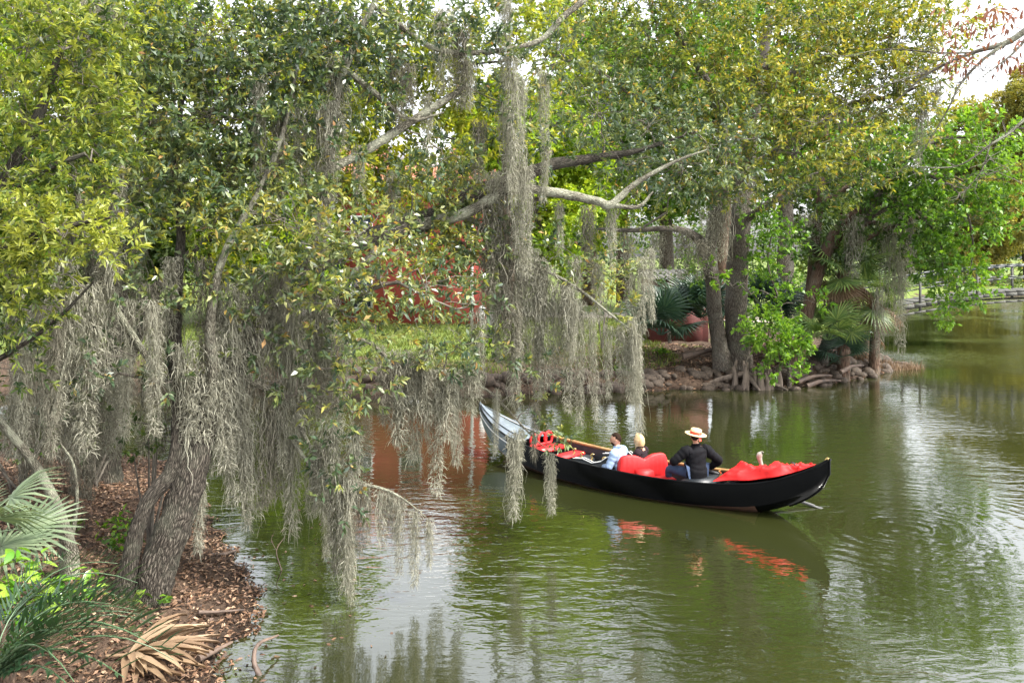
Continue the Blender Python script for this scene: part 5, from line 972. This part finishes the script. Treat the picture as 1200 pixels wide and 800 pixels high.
    # hair: a shell over skull and nape
    v, f = HV-hd, HF; u = v/np.array([.098, .076, .118]); xf = u[:, 0]*cyw+u[:, 1]*syw
    if hair == 'hair_dark':
        keep = (u[:, 2] > .1+.62*xf) & (u[:, 2] > -.62); g = 1.10+.02*np.sin(np.arange(len(v))*2.3); vv = v*g[:, None]
        if beard: keep |= (u[:, 2] < -.42) & (xf > .15)
    else:
        keep = (u[:, 2] > .25+.9*xf) | ((xf < .35) & (u[:, 2] > -1.1)); vv = v*[1.22, 1.28, 1.14]
        ext = np.clip(-u[:, 2]+.1, 0, 2); vv[:, 2] -= .085*ext*(xf < .4); vv[:, :2] *= (1+.10*ext)[:, None]; vv += .004*np.sin(np.arange(len(v))*3.1)[:, None]
    fk = keep[f].all(1); mb = MB(); mb.add(vv+hd, f[fk]); h = mb.build('hair', M[hair], root, smooth=True, local=True); so = h.modifiers.new('thick', 'SOLIDIFY'); so.thickness = .012
    if hat:
        def lathe(mb, pr, n=28, dz=0): loft(mb, [[(r*math.cos(a), r*math.sin(a), z) for a in np.linspace(0, 2*math.pi, n, endpoint=False)] for r, z in pr], close=True)
        ht = bpy.data.objects.new('hat', None); COL.objects.link(ht); ht.parent = root; ht.location = (hd[0]-.01, hd[1], hd[2]+.055); ht.rotation_euler = (.10, -.12, 0)
        mb = MB(); lathe(mb, [(.001, .098), (.085, .096), (.098, .088), (.102, .0), (.12, -.004), (.165, -.008), (.195, -.002), (.197, .004), (.165, .0), (.104, .006)]); mb.build('brim_and_crown', M['straw'], ht, smooth=True, local=True)
        mb = MB(); lathe(mb, [(.1035, .006), (.1055, .01), (.1040, .050), (.101, .054)]); mb.build('ribbon', M['band'], ht, smooth=True, local=True)
        mb = MB(); loft(mb, [[(-.10, .02, .03), (-.10, -.02, .03)], [(-.16, .03, -.01), (-.16, -.01, -.01)], [(-.19, .045, -.08), (-.19, .0, -.075)]]); mb.build('ribbon_tail', M['band'], ht, local=True)
    return root
BD = unit(gon(6, 0, 0)-gon(7.4, 0, 0))[:2]                       # towards the bow
p = gon(7.45, -.02, .40)
person('seated rower in black jacket and straw boater with red ribbon', p, (-.40, .92), dict(pelvis=(0, 0, .10), spine=(.02, 0, .27), chest=(.03, -.01, .43), neck=(.035, -.015, .565), head=(.06, -.02, .70),
    shL=(.02, .205, .475), elL=(.10, .41, .29), wrL=(.34, .25, .24), shR=(.02, -.22, .465), elR=(-.06, -.44, .26), wrR=(.10, -.36, .10), hipL=(.06, .12, .07), knL=(.38, .34, .10), anL=(.50, .25, -.24), toeL=(.62, .27, -.27), hipR=(.08, -.11, .07), knR=(.46, -.20, .10), anR=(.48, -.2, -.24), toeR=(.6, -.22, -.27), trou='jeans'), 'jacket', 'hair_dark', -.75, .05, hat=True, slim=1.12)
person('passenger with short dark hair and light blue shirt on the red love seat', (2.00, 15.97, .29), BD, dict(pelvis=(0, 0, .06), spine=(-.01, 0, .22), chest=(.01, 0, .37), neck=(.03, 0, .50), head=(.055, .01, .635),
    shL=(.0, .175, .41), elL=(.08, .26, .16), wrL=(.27, .12, .12), shR=(.0, -.175, .41), elR=(.06, -.24, .15), wrR=(.27, -.08, .10), hipL=(.08, .10, .05), knL=(.46, .13, .10), anL=(.60, .12, -.16), toeL=(.72, .13, -.18), hipR=(.08, -.10, .05), knR=(.46, -.12, .10), anR=(.6, -.12, -.16), toeR=(.72, -.13, -.18), trou='black_matte'), 'shirt', 'hair_dark', .45, .1, beard=True)
person('passenger with shoulder length blonde hair and dark top beside the blue shirt', (2.46, 16.25, .25), BD, dict(pelvis=(0, 0, .06), spine=(-.01, 0, .21), chest=(.01, 0, .35), neck=(.03, 0, .47), head=(.05, 0, .60),
    shL=(.0, .155, .39), elL=(.06, .22, .16), wrL=(.25, .08, .10), shR=(.0, -.155, .39), elR=(.06, -.22, .16), wrR=(.25, -.08, .10), hipL=(.08, .09, .05), knL=(.44, .10, .10), anL=(.58, .10, -.13), toeL=(.69, .10, -.15), hipR=(.08, -.09, .05), knR=(.44, -.10, .10), anR=(.58, -.10, -.13), toeR=(.69, -.1, -.15), trou='jeans'), 'dark_top', 'hair_blonde', -.15, 0, slim=.88)

# ---------------------------------------------------------------- footbridge
BR = thing('footbridge', 'weathered arched footbridge with horizontal rails crossing the far water', 'footbridge', (24, 42, 0))
def bz(x): return 2.74-.80*((x-26.5)/8.0)**2
bx_ = np.linspace(16.6, 36.4, 37)
mid_ = np.stack([bx_, 42+0*bx_, bz(bx_)], 1)
for k in range(len(bx_)-1):
    mb = MB(); a, b = mid_[k], mid_[k+1]; slab(mb, a+[.012, .9, 0], b+[-.012, .9, 0], 1.8, .07); mb.V[-1] -= np.array([0, .9, 0]); mb.build('deck_plank', M['grey_wood'], BR)
for yo in (-.92, .92):
    for zo, hh in ((-.14, .16), (-.48, .09)):
        mb = MB()
        for k in range(len(bx_)-1): slab(mb, mid_[k]+[0, yo, zo], mid_[k+1]+[0, yo, zo], .10, hh)
        mb.build('beam', M['grey_wood'], BR)
    for x in np.arange(16.9, 36.3, 2.75):
        mb = MB(); slab(mb, [x, 42+yo, bz(x)-.5], [x, 42+yo, bz(x)+1.22], .09, .09, up=(0, 1, 0)); mb.build('post', M['grey_wood'], BR)
    for zo in (.62, 1.2):
        mb = MB()
        for k in range(len(bx_)-1): slab(mb, mid_[k]+[0, yo-.06*np.sign(yo), zo], mid_[k+1]+[0, yo-.06*np.sign(yo), zo], .045, .06 if zo < 1.1 else .09)
        mb.build('rail', M['grey_steel'], BR)

# ---------------------------------------------------------------- house, shed, posts
HS = thing('house', 'red brick house with tiled roof and pale upper gable behind the moss', 'house', (-4.9, 44, gz(-4.9, 44)))
x0, x1, y0, y1, zb, zt = -8.6, -1.3, 42.0, 49.0, .4, 7.7
def wallbox(name, a, b, mat, parent): mb = MB(); box(mb, [(a[i]+b[i])/2 for i in range(3)], [b[i]-a[i] for i in range(3)]); return mb.build(name, M[mat], parent)
wallbox('wall', (x0, y0, zb), (x1, y1, zt), 'brick', HS)
wallbox('cornice', (x0-.12, y0-.12, zt), (x1+.12, y1+.12, zt+.22), 'white', HS)
mb = MB()
for side in range(2):
    for k in range(46):
        x = x0-.5+(x1-x0+1.0)*(k+.5)/46
        ya, yb = (y0-.6, (y0+y1)/2) if side == 0 else (y1+.6, (y0+y1)/2); tube(mb, [[x, ya, zt+.22], [x, yb, zt+2.4]], .1, 6, cap=False)
mb.build('roof_tiles', M['roof'], HS, kind='stuff', smooth=True)
mb = MB(); zz = zt+.2; mb.add([[x0-.5, y0-.6, zz], [x1+.5, y0-.6, zz], [x1+.5, y1+.6, zz], [x0-.5, y1+.6, zz], [x0-.5, (y0+y1)/2, zt+2.38], [x1+.5, (y0+y1)/2, zt+2.38]], [[0, 1, 5, 4], [2, 3, 4, 5]]); mb.add([[x0-.3, y0, zz], [x0-.3, y1, zz], [x0-.3, (y0+y1)/2, zt+2.3], [x1+.3, y1, zz], [x1+.3, y0, zz], [x1+.3, (y0+y1)/2, zt+2.3]], [[0, 1, 2], [3, 4, 5]]); mb.build('roof', M['roof'], HS)
wallbox('dormer', (-6.2, 43.1, zt+.5), (-3.2, 45.5, zt+2.7), 'house_white', HS)
for wx, wz, hh in ((-7.4, 2.6, 1.6), (-7.4, 5.6, 1.4), (-5.0, 5.6, 1.4), (-4.7, zt+1.5, .9)):
    yf = y0 if wz < zt else 43.1; mb = MB()
    for dx in (-.5, .5): box(mb, [wx+dx, yf-.03, wz], [.09, .10, hh+.09])
    for dz_ in (-hh/2, 0, hh/2): box(mb, [wx, yf-.035, wz+dz_], [.91, .08, .085])
    fr_ = mb.build('window', M['white'], HS); mb = MB(); box(mb, [wx, yf-.004, wz], [.98, .03, hh]); mb.build('pane', M['glass'], fr_)
SH = thing('red_shed', 'small red shed standing behind the palmettos left of the twin trunks', 'shed', (6.9, 36.5, gz(6.9, 36.5)))
wallbox('wall', (5.75, 35.2, .3), (8.1, 38, 3.35), 'shed_red', SH)
mb = MB()
for k in range(10): x = 5.6+2.65*(k+.5)/10; slab(mb, [x, 35.0, 3.42], [x, 38.2, 3.75], .25, .05)
mb.build('roof', M['grey_wood'], SH)
mb = MB(); box(mb, [7.45, 35.16, 1.4], [.8, .06, 2.0]); dr = mb.build('door', M['shed_red'], SH)
mb = MB(); box(mb, [7.15, 35.11, 1.35], [.05, .05, .12]); mb.build('handle', M['brass'], dr)
mb = MB(); tube(mb, [[6.1, 35.17, 2.12], [6.1, 35.05, 2.12]], [.13, .11], 12); mb.build('wall_lamp', M['white'], SH, smooth=True)
def post(name, label, px, py, d, h, r, mat, cap=True):
    p = at(px, py, d); z = gz(p[0], p[1]); root = thing(name, label, 'post', (p[0], p[1], z)); mb = MB(); box(mb, [0, 0, h/2-.1], [2*r, 2*r, h+.2]); mb.build('shaft', M[mat], root, local=True)
    if cap: mb = MB(); box(mb, [0, 0, h+.03], [2.6*r, 2.6*r, .06]); tube(mb, [[0, 0, h+.06], [0, 0, h+.14]], [r*1.2, .01], 4); mb.build('cap', M[mat], root, local=True)
post('white_post', 'white painted post on the lawn seen between moss strands', 565, 392, 33, 1.5, .09, 'white'); post('dark_post', 'dark wooden post right beside the white post on the lawn', 575, 392, 33.2, 1.4, .16, 'grey_wood', False)
post('white_post', 'tall thin white column against the lime trees above the big limb', 553, 330, 41, 5.6, .07, 'white')
# floating board
p = gnd(478, 467, .05); root = thing('floating_platform', 'small flat grey platform floating on the water behind the moss', 'platform', (p[0], p[1], 0), .1)
for k in range(5): mb = MB(); box(mb, [-.26+.13*k, 0, .10], [.115, .8, .04]); mb.build('plank', M['grey_wood'], root, local=True)
mb = MB(); box(mb, [0, -.25, .02], [.66, .14, .10]); box(mb, [0, .25, .02], [.66, .14, .10]); mb.build('float', M['white'], root, local=True)
